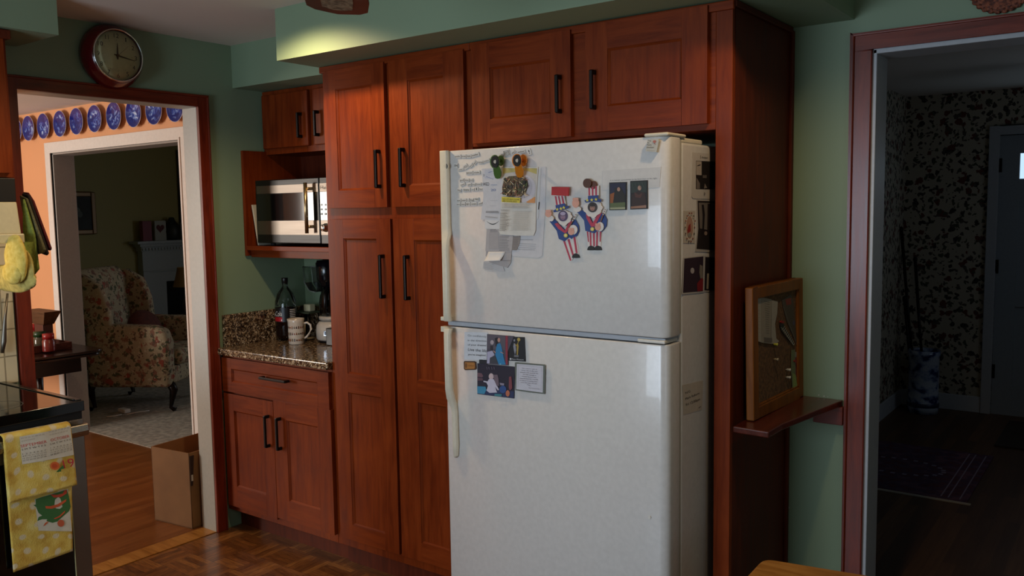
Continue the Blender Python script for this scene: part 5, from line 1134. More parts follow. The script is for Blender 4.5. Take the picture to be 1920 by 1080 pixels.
# console table at the left
tb = thing('console_table', 'dark wood side table with a rounded top corner against the orange wall', 'table', (-2.6, .2, 0))
mb = MB(); c4 = [(-3.3, -.06), (-1.86, -.06), (-1.86, .42), (-3.3, .42)]
pts = rounded(c4, .09, 8); dk = wood('dark_table_wood', '#170a06', '#26120b', '#331a10', 'x', rough=.22, coat=.4)
mb.prism([(p.x, p.y, .672) for p in pts], (0, 0, .016)); mb.prism([(p.x*1.0, p.y, .650) for p in rounded([(-3.29, -.05), (-1.868, -.05), (-1.868, .41), (-3.29, .41)], .09, 8)], (0, 0, .016)); mb.build('tabletop', dk, tb, bevel=.004, seg=3)
MB().box(-3.2, -2.08, .0, .36, .525, .648).build('apron', dk, tb, bevel=.003)
for x, y in ((-3.15, .03), (-2.62, .03), (-3.15, .33), (-2.62, .33)): MB().tube([(x, y, .527), (x, y, .3), (x, y, .0)], [.028, .022, .016], 12).build('leg', dk, tb)
tr = thing('serving_tray', 'dark wooden tray holding jars on the side table', 'tray', (-2.2, .16, .688))
mb = MB(); mb.box(-2.5, -2.065, .02, .30, .689, .697); mb.box(-2.5, -2.065, .02, .028, .697, .735); mb.box(-2.5, -2.065, .292, .30, .697, .735); mb.box(-2.5, -2.492, .028, .292, .697, .735); mb.box(-2.073, -2.065, .028, .292, .697, .735); mb.build('box', wood('tray_wood', '#3a211a', '#523028', '#633c32', 'x', rough=.35), tr, bevel=.002)
def jar(px, z0, z1, r, y, bm_, lm, lab):
    x = at(px, 640, 'y', y).x; t = thing('jar', lab, 'jar', (x, y, z0), group='jars on the tray')
    MB().lathe([(0, 0), (r*.95, 0), (r, .006), (r, (z1-z0)*.6), (r*.8, (z1-z0)*.68), (r*.8, (z1-z0)*.7)], (x, y, z0), 24).build('body', bm_, t)
    MB().lathe([(r*.8, (z1-z0)*.7), (r*.9, (z1-z0)*.7), (r*.9, (z1-z0)), (0, (z1-z0))], (x, y, z0), 24).build('lid', lm, t)
jar(91, .698, .812, .038, .13, pm('#6c2420', .25), pm('#8c1c1c', .35), 'red jar with a red lid at the tray\'s right end')
jar(75, .698, .808, .042, .16, pm('#4a4638', .12), pm('#1c3a1c', .35), 'dark glass jar with a green lid, left of the red jar')
jar(66, .698, .835, .030, .235, pm('#7c2c28', .3), pm('#a01c1c', .35), 'taller red jar behind the green-lidded jar')
nh = thing('napkin_holder', 'flared brown wooden holder standing behind the jars', 'holder', (-2.33, .27, .698))
mb = MB(); z0, z1 = .84, .935
mb.hexa([(-2.42, .22, z0), (-2.27, .22, z0), (-2.27, .29, z0), (-2.42, .29, z0)], [(-2.47, .18, z1), (-2.16, .18, z1), (-2.16, .29, z1), (-2.47, .29, z1)]); mb.build('flared_top', wood('walnut_brown', '#4c3626', '#6a4e38', '#7a5a40', 'x', rough=.5), nh, bevel=.002)
MB().box(-2.40, -2.28, .22, .286, .699, .84).build('base', pm('#4c2418', .5), nh, bevel=.002)
# cardboard box
A_, B_ = Vector((-.415, -.150)), Vector((-.135, -.118)); nv = Vector((-(B_-A_).y, (B_-A_).x)).normalized()*.34; hb = .385
bx = thing('cardboard_box', 'open brown cardboard box on the oak floor just inside the left doorway', 'box', ((A_.x+B_.x)/2, .03, 0))
def wallq(mb, p, q_, t, z0, z1, zz1=None):
    d = (q_-p).normalized(); n_ = Vector((-d.y, d.x))*t; mb.hexa([(p.x, p.y, z0), (q_.x, q_.y, z0), (q_.x+n_.x, q_.y+n_.y, z0), (p.x+n_.x, p.y+n_.y, z0)], [(p.x, p.y, z1), (q_.x, q_.y, zz1 or z1), (q_.x+n_.x, q_.y+n_.y, zz1 or z1), (p.x+n_.x, p.y+n_.y, z1)])
mb = MB(); C_b, D_b = B_+nv, A_+nv
for p, q_ in ((A_, B_), (B_, C_b), (C_b, D_b), (D_b, A_)): wallq(mb, p, q_, .004, .002, hb)
mb.hexa([(A_.x, A_.y, .001), (B_.x, B_.y, .001), (C_b.x, C_b.y, .001), (D_b.x, D_b.y, .001)], [(A_.x, A_.y, .006), (B_.x, B_.y, .006), (C_b.x, C_b.y, .006), (D_b.x, D_b.y, .006)]); mb.build('carton', card_m, bx)
mb = MB(); d_ = (B_-A_).normalized(); n_ = Vector((d_.y, -d_.x))
p0, p1 = B_-d_*.002+n_*.001, B_+d_*.0; 
u_ = (C_b-B_).normalized(); o_ = d_*.0012
mb.hexa([(B_.x+o_.x+u_.x*.002, B_.y+u_.y*.002, .22), (B_.x+o_.x+u_.x*.014, B_.y+u_.y*.014, .22), (B_.x+o_.x+u_.x*.028, B_.y+u_.y*.028, .37), (B_.x+o_.x+u_.x*.002, B_.y+u_.y*.002, .37)], [(B_.x+.004+u_.x*.002, B_.y+u_.y*.002, .22), (B_.x+.004+u_.x*.014, B_.y+u_.y*.014, .22), (B_.x+.004+u_.x*.028, B_.y+u_.y*.028, .37), (B_.x+.004+u_.x*.002, B_.y+u_.y*.002, .37)]); mb.build('hand_slot', pm('#2c1208', .8), bx)
MB().box(B_.x+.003, B_.x+.006, B_.y+.005, B_.y+.014, .245, .275).build('torn_label', pm('#b9b0a4', .7), bx)

# ================================================================== LIVING ROOM
ac = thing('armchair', 'floral wing armchair with dark curved legs in the dim living room', 'armchair', (-2.98, 1.39, .004), math.radians(32))
def cush(mb, x0, x1, y0, y1, z0, z1): mb.box(x0, x1, y0, y1, z0, z1)
def soft(name, boxes, mat_, par, bev=.03, sub=0):
    mb = MB()
    for b_ in boxes: mb.box(*b_)
    o = mb.build(name, mat_, par, local=True, bevel=bev, seg=4)
    for p in o.data.polygons: p.use_smooth = True
    return o
soft('seat_base', [(-.30, .34, -.31, .31, .22, .36)], floral_m, ac, .02)
soft('seat_cushion', [(-.22, .38, -.25, .25, .36, .49)], floral_m, ac, .045)
for s_ in (-1, 1):
    mb = MB(); y0, y1 = s_*.25, s_*.38
    pr_ = [(-.34, .20), (.33, .20), (.34, .56), (.31, .66), (.22, .69), (-.34, .71)]
    mb.hexa([(x, y0, z) for x, z in pr_], [(x, y1, z) for x, z in pr_]); o = mb.build('arm', floral_m, ac, local=True, bevel=.04, seg=4)
    for p in o.data.polygons: p.use_smooth = True
    mb = MB(); pr_ = [(-.42, .66), (-.12, .68), (-.14, .86), (-.20, 1.02), (-.34, 1.10), (-.48, 1.08)]
    mb.hexa([(x, s_*.29, z) for x, z in pr_], [(x, s_*.375, z) for x, z in pr_]); o = mb.build('wing', floral_m, ac, local=True, bevel=.035, seg=4)
    for p in o.data.polygons: p.use_smooth = True
mb = MB(); pr_ = [(-.26, .34), (-.40, .32), (-.52, 1.0), (-.50, 1.12), (-.42, 1.14), (-.34, 1.05)]
mb.hexa([(x, -.33, z) for x, z in pr_], [(x, .33, z) for x, z in pr_]); o = mb.build('backrest', floral_m, ac, local=True, bevel=.05, seg=4)
for p in o.data.polygons: p.use_smooth = True
for x, y, sx in ((.30, -.30, 1), (.30, .30, 1), (-.33, -.30, -1), (-.33, .30, -1)):
    mb = MB(); mb.tube([(x, y, .235), (x+.03*sx, y, .17), (x+.01*sx, y, .08), (x+.0*sx, y, .03), (x+.035*sx, y, .012)], [.034, .032, .018, .015, .022], 12); mb.build('leg', black_wood, ac, local=True)
o = MB(); o.ell((-.03, -.01, .635), (.10, .19, .15), tf=Matrix.Rotation(-.45, 3, 'Y')); 
o = o.build('throw_cushion', noisy('rust_velvet', [(.3, '#3c1710'), (.7, '#55241a')], 30, .9), None, local=True); M_ = wm(ac); 
for v in o.data.vertices: v.co = M_ @ v.co
tag(o, 'rust red cushion resting on the floral armchair seat', 'cushion')
cp = MB(); p_ = [at(x, y, 'z', .008) for x, y in ((200, 781), (215, 780), (228, 777), (238, 777), (262, 772), (280, 770))]; cp.tube(p_[:3], .004, 6); cp.tube(p_[3:], .004, 6)
pc = thing('power_adapter', 'small white adapter with a cable lying on the living room carpet', 'adapter', at(232, 773, 'z', .004)); cp.build('cable', white_trim, pc)
q_ = at(233, 773, 'z', .004); MB().box(q_.x-.05, q_.x+.05, q_.y-.025, q_.y+.025, .005, .035).build('plug_block', white_trim, pc, bevel=.004)
# fireplace
fp = thing('fireplace', 'white fireplace surround with dentil mantel in the dark living room', 'fireplace', (-5.9, 3.78, 0))
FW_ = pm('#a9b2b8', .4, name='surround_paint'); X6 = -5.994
mb = MB(); mb.box(X6, -5.90, 3.09, 3.365, .004, .90); mb.box(X6, -5.90, 4.195, 4.47, .004, .90); mb.box(X6, -5.90, 3.365, 4.195, .76, .90); mb.box(X6, -5.89, 3.07, 4.49, .90, 1.14)
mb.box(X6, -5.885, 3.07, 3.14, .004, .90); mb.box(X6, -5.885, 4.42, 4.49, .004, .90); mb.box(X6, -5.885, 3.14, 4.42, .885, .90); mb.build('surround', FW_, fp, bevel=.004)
mb = MB(); mb.box(X6, -5.80, 2.97, 4.58, 1.225, 1.258); mb.box(X6, -5.84, 3.02, 4.53, 1.19, 1.225); mb.box(X6, -5.87, 3.05, 4.51, 1.135, 1.19)
for k in range(36): mb.box(-5.87, -5.855, 3.06+k*.04, 3.082+k*.04, 1.145, 1.175)
mb.build('mantel', FW_, fp, bevel=.003)
MB().box(X6, -5.985, 3.365, 4.195, .004, .76).build('firebox', pm('#060606', .9), fp)
MB().box(-5.98, -5.90, 3.37, 4.19, .10, .28).build('grate', pm('#101010', .7), fp, bevel=.01)
MZ = 1.2585
def mant(px, x=-5.89): return at(px, 448, 'x', x).y
mb = MB(); mb.box(-5.93, -5.86, mant(266), mant(283), MZ, MZ+.235); o = mb.build('gift_bag', pm('#8a4a5c', .6), None, bevel=.003); tag(o, 'pink patterned box at the mantel\'s left', 'box')
hc = thing('heart_card', 'white card with a red heart standing on the mantel', 'card', (-5.88, mant(300), MZ))
MB().box(-5.90, -5.875, mant(290), mant(311), MZ, MZ+.235).build('card', pm('#a9aba6', .6), hc)
a = Art(lambda px, py: at(px, py, 'x', -5.874), (1, 0, 0), .0005)
hp = [(300.4+7.6*(16*math.sin(t_)**3)/16, 428-8.6*(13*math.cos(t_)-5*math.cos(2*t_)-2*math.cos(3*t_)-math.cos(4*t_))/16) for t_ in [2*math.pi*i/36 for i in range(36)]]
a.poly(hp, '#5c1620'); a.build('heart', parent=hc)
yv = mant(324); mb = MB(); mb.lathe([(0, 0), (.07, 0), (.085, .03), (.10, .10), (.085, .17), (.05, .22), (.035, .25), (.03, .27), (0, .275)], (-5.90, yv, MZ), 20); tag(mb.build('figurine', pm('#1c211d', .5)), 'dark figurine beside the heart card on the mantel', 'figurine')
mb = MB(); mb.box(-5.92, -5.91, mant(341), mant(352), MZ, MZ+.21); tag(mb.build('greeting_card', pm('#4a4440', .5)), 'small photo card leaning right of the dark figurine', 'card')
mr = thing('mirror', 'tall dark-framed mirror edge above the mantel beside the white casing', 'mirror', (-5.97, 3.95, 1.5))
y0 = at(337, 350, 'x', -5.95).y; mb = MB(); mb.box(X6, -5.95, y0, y0+.05, 1.47, 2.3); mb.box(X6, -5.95, y0+.55, y0+.60, 1.47, 2.3); mb.box(X6, -5.95, y0, y0+.6, 1.42, 1.47); mb.box(X6, -5.95, y0, y0+.6, 2.3, 2.35); mb.build('frame', pm('#1c0a06', .4), mr, bevel=.004)
MB().box(X6, -5.975, y0+.05, y0+.55, 1.47, 2.3).build('glass', pm('#30343a', .1, .8), mr)
pa = thing('framed_painting', 'gold-framed dark still life left on the olive wall', 'painting', (-5.97, 2.3, 1.36))
y1 = 2.585; y0 = 2.02; mb = MB(); mb.box(X6, -5.96, y1-.05, y1, 1.36, 1.83); mb.box(X6, -5.96, y0, y0+.05, 1.36, 1.83); mb.box(X6, -5.96, y0+.05, y1-.05, 1.36, 1.41); mb.box(X6, -5.96, y0+.05, y1-.05, 1.78, 1.83); mb.build('frame', pm('#6c4e24', .35, .3), pa, bevel=.008, seg=3)
MB().box(X6, -5.975, y0+.05, y1-.05, 1.41, 1.78).build('canvas', noisy('dark_canvas', [(.4, '#0c1012'), (.7, '#20282c')], 5, .6, .1), pa)
a = Art(lambda px, py: at(px, py, 'x', -5.975), (1, 0, 0), .001); a.ell(142, 397, 9, 9, '#5c6460', 14); a.ell(150, 402, 5, 6, '#4a5250', 12); a.line(140, 405, 138, 430, 2, '#2c3630'); a.build('flower', parent=pa)
# lamp and its table
lt = thing('side_table', 'round dark table carrying the lamp in the living room', 'table', (-4.2, 2.55, 0))
LX, LY = -4.2, at(352, 560, 'x', -4.2).y
lt.location = (LX, LY, 0)
MB().lathe([(0, .50), (.24, .50), (.25, .515), (.24, .53), (0, .53)], (LX, LY, 0), 32).build('tabletop', black_wood, lt); MB().lathe([(0, .004), (.16, .004), (.14, .03), (.03, .08), (.022, .3), (.03, .5), (0, .5)], (LX, LY, 0), 20).build('pedestal', black_wood, lt)
lp = thing('table_lamp', 'table lamp with a tan bell shade in front of the fireplace', 'lamp', (LX, LY, .531))
MB().lathe([(0, .531), (.07, .531), (.07, .545), (.03, .56), (.05, .64), (.03, .74), (.012, .78), (.012, .84), (0, .84)], (LX, LY, 0), 24).build('base', pm('#241410', .3), lp)
MB().lathe([(.135, .835), (.108, .93), (.092, 1.0), (.088, 1.03), (.086, 1.03), (.09, 1.0), (.106, .93), (.133, .835)], (LX, LY, 0), 32).build('lamp_shade', pm('#8c7044', .8), lp)

# ================================================================== COUNTER NOOK
mw = thing('microwave', 'stainless steel microwave with a vertical bar handle in the shelf box', 'microwave', (.37, .33, 1.398))
mx0, mx1, mz0, mz1, my = .102, .70, 1.412, 1.716, .185
MB().box(mx0, mx1, my, .50, mz0, mz1).build('body', gun, mw, bevel=.006)
for x in (.15, .65): 
    for y in (.22, .46): MB().cyl((x, y, 1.3975), (x, y, mz0), .012, n=12).build('foot', rubber, mw)
xs = .565
mb = MB(); mb.box(mx0, xs-.003, my-.022, my, mz0, mz1); md = mb.build('door', gun, mw, bevel=.004)
def mz(py): return at(530, py, 'y', my-.022).z
def mxp(px): return at(px, 390, 'y', my-.022).x
MB().box(mx0+.012, xs-.006, my-.0245, my-.021, mz(362), mz(347)).build('steel_band', steel_x, md); MB().box(mx0+.012, xs-.006, my-.0245, my-.021, mz(440), mz(414)).build('steel_band', steel_x, md)
MB().box(mx0+.012, xs-.02, my-.0240, my-.021, mz(413.5), mz(362.5)).build('window', pm('#0a0908', .06, 0, 'dark_window'), md)
xh = mxp(581)+.0
hx_ = .505; mb = MB(); mb.cyl((hx_, my-.052, mz(437)), (hx_, my-.052, mz(345)), .0085, n=16); 
for z in (mz(356), mz(425)): mb.cyl((hx_+.008, my-.05, z), (hx_+.008, my-.022, z), .007, n=12)
mb.build('handle', brass, md)
mb = MB(); mb.box(xs, mx1, my-.020, my, mz0, mz1); cpn = mb.build('control_panel', gun, mw, bevel=.003)
MB().box(xs+.004, mx1-.01, my-.0225, my-.019, mz(362), mz(347)).build('steel_band', steel_x, cpn); MB().box(xs+.004, mx1-.01, my-.0225, my-.019, mz(440), mz(414)).build('steel_band', steel_x, cpn)
MB().box(xs+.004, mx1-.01, my-.0222, my-.019, mz(413.5), mz(362.5)).build('display', pm('#0d1418', .08), cpn)
a = Art(lambda px, py: at(px, py, 'y', my-.0226), (0, -1, 0), .0003); a.text('Haier', 601, 354.5, 619, 354.5, 6.6, '#1c1c1e')
for r_ in range(3):
    for c_ in range(3): a.ell(603+c_*7.5, 384+r_*8.6, 1.5, 1.9, '#a9b2b8', 10)
a.build('lettering', parent=cpn)
kz = mz(427); kx = at(609, 427, 'y', my-.03).x; MB().lathe([(0, 0), (.020, 0), (.020, .004), (.0165, .006), (.0155, .022), (.012, .025), (0, .025)], (kx, my-.0225, kz), 24, axis=(0, -1, 0)).build('knob', chrome, cpn)
mb = MB(); p0, p1 = at(467, 380, 'y', .19), at(487, 456, 'y', .19); 
mb.hexa([(p1.x-.004, .18, 1.399), (p1.x+.004, .18, 1.399), (p1.x+.004, .50, 1.399), (p1.x-.004, .50, 1.399)], [(.045-.004, .18, 1.60), (.045+.004, .18, 1.60), (.045+.004, .50, 1.60), (.045-.004, .50, 1.60)]); tag(mb.build('cutting_board', pm('#bdb5a2', .5), bevel=.003), 'thin white board leaning in the gap left of the microwave', 'board')
# mug
MX, MY, CTZ = .245, .262, .9105
mg = thing('mug', 'tall white mug with rows of small brown figures on the granite counter', 'mug', (MX, MY, CTZ)); mugw = pm('#cdbfae', .18, name='glazed_white', Coat_Weight=.4)
MB().lathe([(0, .0), (.036, .0), (.0375, .004), (.039, .06), (.0395, .110), (.0425, .125), (.040, .1255), (.0365, .110), (.036, .008), (0, .006)], (MX, MY, CTZ), 40).build('body', mugw, mg)
hv = Vector((.745, .667, 0)); mb = MB(); mb.tube([Vector((MX, MY, CTZ))+hv*r_+Vector((0, 0, z)) for r_, z in ((.036, .100), (.055, .104), (.070, .092), (.073, .070), (.064, .048), (.050, .032), (.036, .024))], [.0055]*7, 10); mb.build('handle', mugw, mg)
mb = MB(); vd = math.atan2(CY-MY, CX-MX); cols = ['#5c3420', '#7a4a24', '#3c2c24', '#8c4a2c', '#5c4a2c']; ms_ = [pm(c, .4) for c in cols]
for r_ in range(3):
    for k in range(11):
        th0 = vd-1.3+k*.27; zc = CTZ+.022+r_*.031; R_ = .0400
        def pt(du, dz): return Vector((MX+R_*math.cos(th0+du/R_), MY+R_*math.sin(th0+du/R_), zc+dz))
        shp = random.Random(r_*20+k).choice([[(-.003, -.006), (.003, -.006), (.0025, .002), (.0035, .005), (0, .008), (-.0035, .005), (-.002, .002)], [(-.0035, -.004), (.0035, -.005), (.004, .001), (.001, .002), (.002, .007), (-.001, .007), (-.003, .001)], [(.0038*math.cos(t_), .0048*math.sin(t_)) for t_ in [i*math.pi/4 for i in range(8)]]])
        mb.add([pt(*p) for p in shp], [tuple(range(len(shp)))], (k*3+r_) % 5)
    for k in range(30):
        pass
mb.build('painted_figures', ms_, mg, fix=False)
# cola bottle
BXc, BYc = .095, .325; bt = thing('soda_bottle', 'large dark cola bottle with a black and red label and black cap', 'bottle', (BXc, BYc, CTZ))
cola = pm('#140705', .06, name='cola'); clear = thin_glass('bottle_plastic', (.8, .82, .8, 1), .03)
MB().lathe([(0, .001), (.030, .0), (.050, .012), (.054, .03), (.0535, .155), (.053, .17), (0, .171)], (BXc, BYc, CTZ), 40).build('drink', cola, bt)
MB().lathe([(.0535, .171), (.052, .20), (.040, .238), (.022, .262), (.0135, .275), (.0135, .292)], (BXc, BYc, CTZ), 40).build('shoulder', clear, bt)
MB().lathe([(0, .318), (.0155, .318), (.0165, .315), (.0165, .294), (.0145, .292), (.0145, .288), (.017, .287)], (BXc, BYc, CTZ), 28).build('cap', blackp, bt)
mb = MB(); vd = math.atan2(CY-BYc, CX-BXc); lbm = [pm('#0c0a0a', .35), pm('#a81820', .35), pm('#d8d2cc', .35)]
def ring_patch(a0, a1, z0, z1, R_, m_, n=14): mb.grid(lambda u, v: Vector((BXc+R_*math.cos(vd+a0+(a1-a0)*u), BYc+R_*math.sin(vd+a0+(a1-a0)*u), CTZ+z0+(z1-z0)*v)), n, 1, m_)
ring_patch(-math.pi, math.pi, .098, .170, .0546, 0, 48); ring_patch(-1.5, -.35, .100, .122, .0549, 1); ring_patch(-1.0, -.62, .1225, .1235, .0550, 1)
def wraptext(s_, a0, a1, z0, h, R_, m_, sl=.2):
    vs, fs = glyphs(s_); mb.add([Vector((BXc+R_*math.cos(vd+a0+(a1-a0)*x+sl*y*.1), BYc+R_*math.sin(vd+a0+(a1-a0)*x+sl*y*.1), CTZ+z0+h*y+.006*x)) for x, y in vs], fs, m_)
wraptext('Coca-Cola', -2.1, -.38, .122, .026, .0552, 2)
for k in range(6): ring_patch(.35, 1.0, .112+.009*k, .1155+.009*k, .0551, 2, 8)
ring_patch(-.48, -.38, .103, .111, .0552, 2, 4)
mb.build('label', lbm, bt, fix=False)
# appliance: white base with badge, dark upright unit and carafe
AX, AY = .345, .405; ap = thing('coffee_maker', 'coffee machine with a white dome base, black head and dark carafe by the pantry', 'appliance', (AX, AY, CTZ))
MB().lathe([(0, 0.012), (.070, .012), (.076, .02), (.078, .055), (.074, .085), (.062, .102), (.045, .108), (0, .108)], (AX, AY, CTZ), 40).build('base', pm('#bdb3a6', .35, 0, 'satin_white'), ap)
MB().lathe([(0, 0), (.058, 0), (.062, .012), (0, .012)], (AX, AY, CTZ), 30).build('foot_ring', blackp, ap)
MB().lathe([(.045, .108), (.060, .112), (.062, .128), (0, .130)], (AX, AY, CTZ), 40).build('collar', pm('#aaa194', .35), ap)
vd = math.atan2(CY-AY, CX-AX)
mb = MB(); bd = Vector((math.cos(vd-.25), math.sin(vd-.25), 0)); sd_ = Vector((-bd.y, bd.x, 0)); c_ = Vector((AX, AY, CTZ+.052))+bd*.0775
q4 = [(-.021, -.013), (.021, -.013), (.021, .013), (-.021, .013)]; mb.hexa([c_+sd_*u+Vector((0, 0, v)) for u, v in q4], [c_+bd*.004+sd_*u+Vector((0, 0, v)) for u, v in q4]); mb.build('badge', chrome, ap, bevel=.001)
mb = MB(); q4 = [(-.017, -.009), (.017, -.009), (.017, .009), (-.017, .009)]; mb.hexa([c_+bd*.004+sd_*u+Vector((0, 0, v)) for u, v in q4], [c_+bd*.005+sd_*u+Vector((0, 0, v)) for u, v in q4]); mb.build('badge_plate', pm('#5c5c60', .2, .6), ap)
HX, HY = AX-.022, AY
MB().lathe([(0, .130), (.035, .132), (.048, .15), (.050, .20), (.044, .235), (.030, .262), (.026, .275), (0, .276)], (HX+.01, HY, CTZ), 36).build('carafe', pm('#080606', .05, 0, 'dark_carafe_glass'), ap)
mb = MB(); hd_ = -sd_; mb.tube([Vector((HX+.01, HY, CTZ))+bd*.04+sd_*.0+Vector((0, 0, z))+bd*d_ for z, d_ in ((.25, -.012), (.262, .012), (.235, .034), (.18, .040), (.150, .018))], [.009, .009, .009, .008, .006], 10); mb.build('carafe_handle', blackp, ap)
MB().lathe([(0, .276), (.034, .276), (.036, .29), (.044, .30), (.052, .315), (.054, .395), (.050, .40), (.048, .408), (0, .410)], (HX, HY, CTZ), 36).build('head', pm('#0d0d12', .18, 0, 'gloss_black_plastic'), ap)
MB().box(AX+.04, AX+.075, AY-.02, AY+.05, CTZ+.108, CTZ+.36).build('spine', blackp, ap, bevel=.004)
# smaller things behind and around it
mb = MB(); q_ = [at(x, y, 'y', .415) for x, y in ((568, 500), (592, 500), (592, 548), (580, 545), (571, 530))]
mb.prism(q_, (0, .05, 0)); rv = mb.build('water_tank', thin_glass('milky_plastic', (.62, .66, .62, 1), .12), ap, bevel=.004)
mb = MB(); mb.tube([q_[1]+Vector((0, -.001, 0)), q_[0]+Vector((0, -.001, 0)), q_[4]+Vector((0, -.001, 0)), q_[3]+Vector((0, -.001, 0)), q_[2]+Vector((0, -.001, 0))], .0022, 6); mb.build('tank_rim', pm('#7c8078', .3), rv)
p_ = at(574, 585, 'y', .44)
rk = thing('dish_rack', 'small black stand holding a green board behind the mug', 'stand', (p_.x, .44, CTZ))
mb = MB(); 
for dx in (-.05, .05): 
    for dy in (-.03, .04): mb.tube([(p_.x+dx, .44+dy, CTZ), (p_.x+dx, .44+dy, p_.z-.004)], .004, 8)
mb.build('legs_frame', blackp, rk); MB().box(p_.x-.065, p_.x+.065, .40, .49, p_.z-.004, p_.z+.004).build('board', pm('#4c5038', .5), rk, bevel=.003)
cbx = MB().box(p_.x-.010, p_.x+.040, .43, .47, p_.z+.0045, p_.z+.042); tag(cbx.build('soap_box', cream, bevel=.006), 'small cream box on the green board left of the carafe', 'box')
p_ = at(571, 637, 'z', CTZ); MB_ = MB(); MB_.lathe([(0, 0), (.022, 0), (.034, .006), (.036, .008), (.030, .007), (.018, .003), (0, .003)], (p_.x+.005, p_.y+.015, CTZ), 28); tag(MB_.build('saucer', pm('#9a917c', .2)), 'small pale saucer beside the mug\'s handle', 'saucer')
p_ = at(567, 606, 'y', .36); mb = MB()
for k in range(5): mb.cyl((p_.x-.016+k*.008, .36, CTZ), (p_.x-.012+k*.008, .36, p_.z+.006), .003, n=8)
tag(mb.build('fluted_cup', pm('#8c8270', .5)), 'little ribbed pale cup behind the mug\'s handle', 'cup')
def outlet(px, py, nm, lab, colr, w=.035, h=.057):
    c_ = at(px, py, 'y', D); t = thing(nm, lab, 'outlet', (c_.x, D, c_.z-h)); MB().box(c_.x-w, c_.x+w, D-.006, D-.0008, c_.z-h, c_.z+h).build('plate', colr, t, bevel=.002)
    mb = MB(); 
    for s_ in (-1, 1): mb.box(c_.x-.012, c_.x+.012, D-.0085, D-.006, c_.z+s_*.02-.011, c_.z+s_*.02+.011)
    mb.build('socket', pm('#6c6a64', .4), t)
outlet(611, 545, 'wall_outlet', 'wall outlet just left of the pantry edge behind the coffee machine', pm('#3a3a34', .4))
c_ = at(612, 492, 'y', .50); mb = MB(); mb.box(c_.x-.02, c_.x+.05, .49, .5345, c_.z-.045, c_.z+.045); tag(mb.build('power_brick', blackp, bevel=.004), 'black plug block high on the nook wall beside the pantry', 'plug')
p_ = at(623, 625, 'y', .33); kb = MB(); kb.box(p_.x-.014, p_.x+.05, .30, .38, CTZ, CTZ+.085); tag(kb.build('knife_block', blackp, bevel=.004), 'black block at the counter\'s right end against the pantry', 'block')

# ================================================================== HALL
def rugm():
    m, nt, b = new_mat('persian_rug'); n = node(nt, 'ShaderNodeTexVoronoi', Scale=16.0); lk(nt, coords(nt), n.inputs[0])
    r = ramp(nt, [(0, '#2c1830'), (.3, '#4a2030'), (.55, '#3a2440'), (.9, '#5c3a4a')]); lk(nt, n.outputs[0], r.inputs[0]); lk(nt, r.outputs[0], b.inputs['Base Color']); b.inputs['Roughness'].default_value = .95; return m
rg = thing('persian_rug', 'dark purple patterned rug with a pale fringe on the hall floor', 'rug', (2.55, 2.87, 0))
MB().box(2.17, 2.93, 2.37, 3.37, .001, .009).build('pile', rugm(), rg); MB().box(2.17, 2.95, 2.345, 2.37, .001, .006).build('fringe', pm('#a39c90', .9), rg)
mb = MB()
for x in (2.80, 2.835, 2.89): mb.box(x, x+.006, 2.40, 3.34, .009, .0095)
for k in range(24): 
    t_ = 2*math.pi*k/24; mb.box(2.50+.24*math.cos(t_)-.012, 2.50+.24*math.cos(t_)+.012, 2.85+.16*math.sin(t_)-.012, 2.85+.16*math.sin(t_)+.012, .009, .0095)
mb.build('woven_border', pm('#7c7488', .9), rg)
tag(MB().box(2.90, 3.6, 3.64, 4.40, .001, .012).build('door_mat', noisy('coir_dark', [(.3, '#241c18'), (.7, '#352a22')], 60, .95)), 'dark mat on the hall floor in front of the front door', 'mat')
us = thing('umbrella_stand', 'blue and white ceramic cylinder in the hall corner holding canes', 'stand', (2.335, 4.40, 0))
um, nt, b = new_mat('blue_white_ceramic'); n = node(nt, 'ShaderNodeTexNoise', Scale=11.0, Detail=4.0); lk(nt, coords(nt, (1, 1, 1.3)), n.inputs[0]); r = ramp(nt, [(.42, '#1c2a5c'), (.5, '#8a98b4'), (.58, '#a9b2c0')]); lk(nt, n.outputs[0], r.inputs[0]); lk(nt, r.outputs[0], b.inputs['Base Color']); b.inputs['Roughness'].default_value = .15
MB().lathe([(0, .0), (.105, .0), (.108, .05), (.104, .06), (.104, .42), (.11, .43), (.11, .47), (.098, .47), (.095, .03), (0, .03)], (2.335, 4.40, .001), 40).build('vase', um, us)
MB().lathe([(.109, .05), (.111, .055), (.111, .075), (.106, .08)], (2.335, 4.40, 0), 40).build('band', pm('#20284a', .3), us)
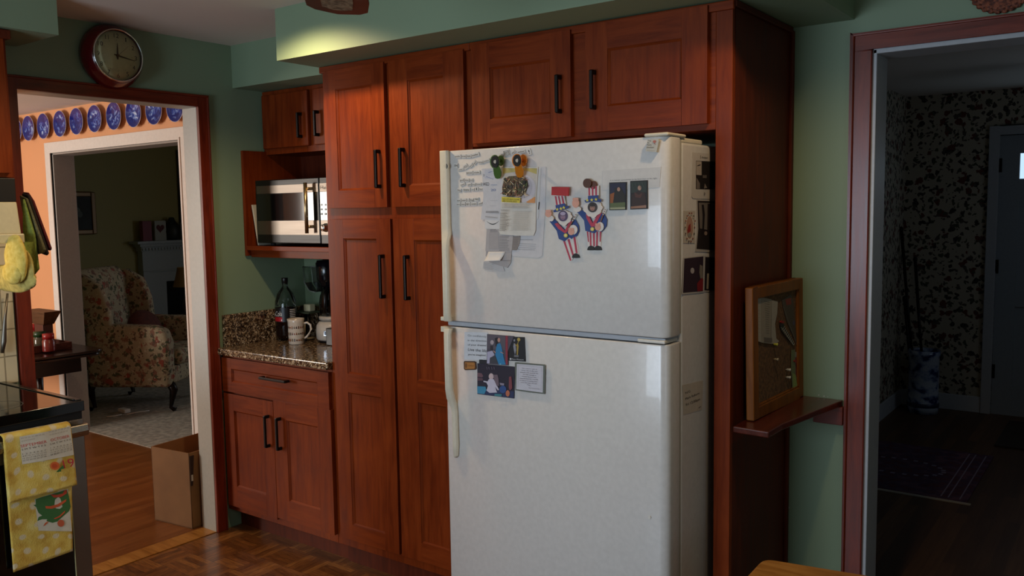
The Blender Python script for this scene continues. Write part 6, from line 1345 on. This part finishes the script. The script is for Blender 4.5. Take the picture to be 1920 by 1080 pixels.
for (px, py, dx, dy, lb) in ((1690, 430, -.04, .03, 'tallest dark walking stick leaning left in the umbrella stand'), (1716, 486, .02, .03, 'shorter dark cane leaning right in the umbrella stand'), (1696, 560, -.06, .05, 'middle dark stick in the umbrella stand')):
    p_ = at(px, py, 'y', 4.46 if py < 500 else 4.42); mb = MB(); mb.tube([(2.335+dx, 4.40+dy, .04), (2.335+(p_.x-2.335)*.5+dx*.5, 4.42, p_.z*.5), (p_.x, p_.y, p_.z)], [.009, .010, .012], 8)
    mb.ell((p_.x, p_.y, p_.z), (.016, .016, .022), 10, 8); tag(mb.build('walking_stick', black_wood), lb, 'stick', 'sticks in the umbrella stand')
lx = at(1921, 210, 'y', 3.4); ln = thing('hall_lantern', 'chrome-framed hall lantern at the right edge near the front door', 'lantern', (lx.x, 3.4, 2.0))
z0, z1 = at(1915, 240, 'y', 3.4).z, at(1915, 183, 'y', 3.4).z; x0 = at(1911, 210, 'y', 3.4).x; x1 = x0+.2; mb = MB()
for xx in (x0, x1): 
    for yy_ in (3.3, 3.5): mb.box(xx-.004, xx+.004, yy_-.004, yy_+.004, z0, z1)
for zz in (z0, z1): mb.box(x0-.006, x1+.006, 3.294, 3.506, zz-.006, zz+.006)
mb.cyl(((x0+x1)/2, 3.4, z1), ((x0+x1)/2, 3.4, 2.358), .008, n=10); mb.build('frame', chrome, ln)
MB().box(x0+.004, x1-.004, 3.304, 3.496, z0+.006, z1-.006).build('panes', glass, ln)
ln.location = ((x0+x1)/2, 3.4, z0)

# small chips of bare plaster along the painted wall edge
mb = MB(); rr_ = random.Random(5)
for px_, py_ in ((1474, 848), (1472, 892), (1470, 937), (1479, 952), (1474, 961), (1468, 992), (1470, 1012), (1471, 1023), (1473, 1029), (1535, 741), (1545, 743), (1552, 744)):
    p = at(px_, py_, 'y', D-.0006); w_ = rr_.uniform(.0015, .004); mb.add([(p.x-w_, p.y, p.z), (p.x, p.y, p.z-w_*.8), (p.x+w_, p.y, p.z+w_*.3), (p.x, p.y, p.z+w_)], [(0, 1, 2, 3)])
st(mb.build('trim_9', pm('#b5b5aa', .8)))
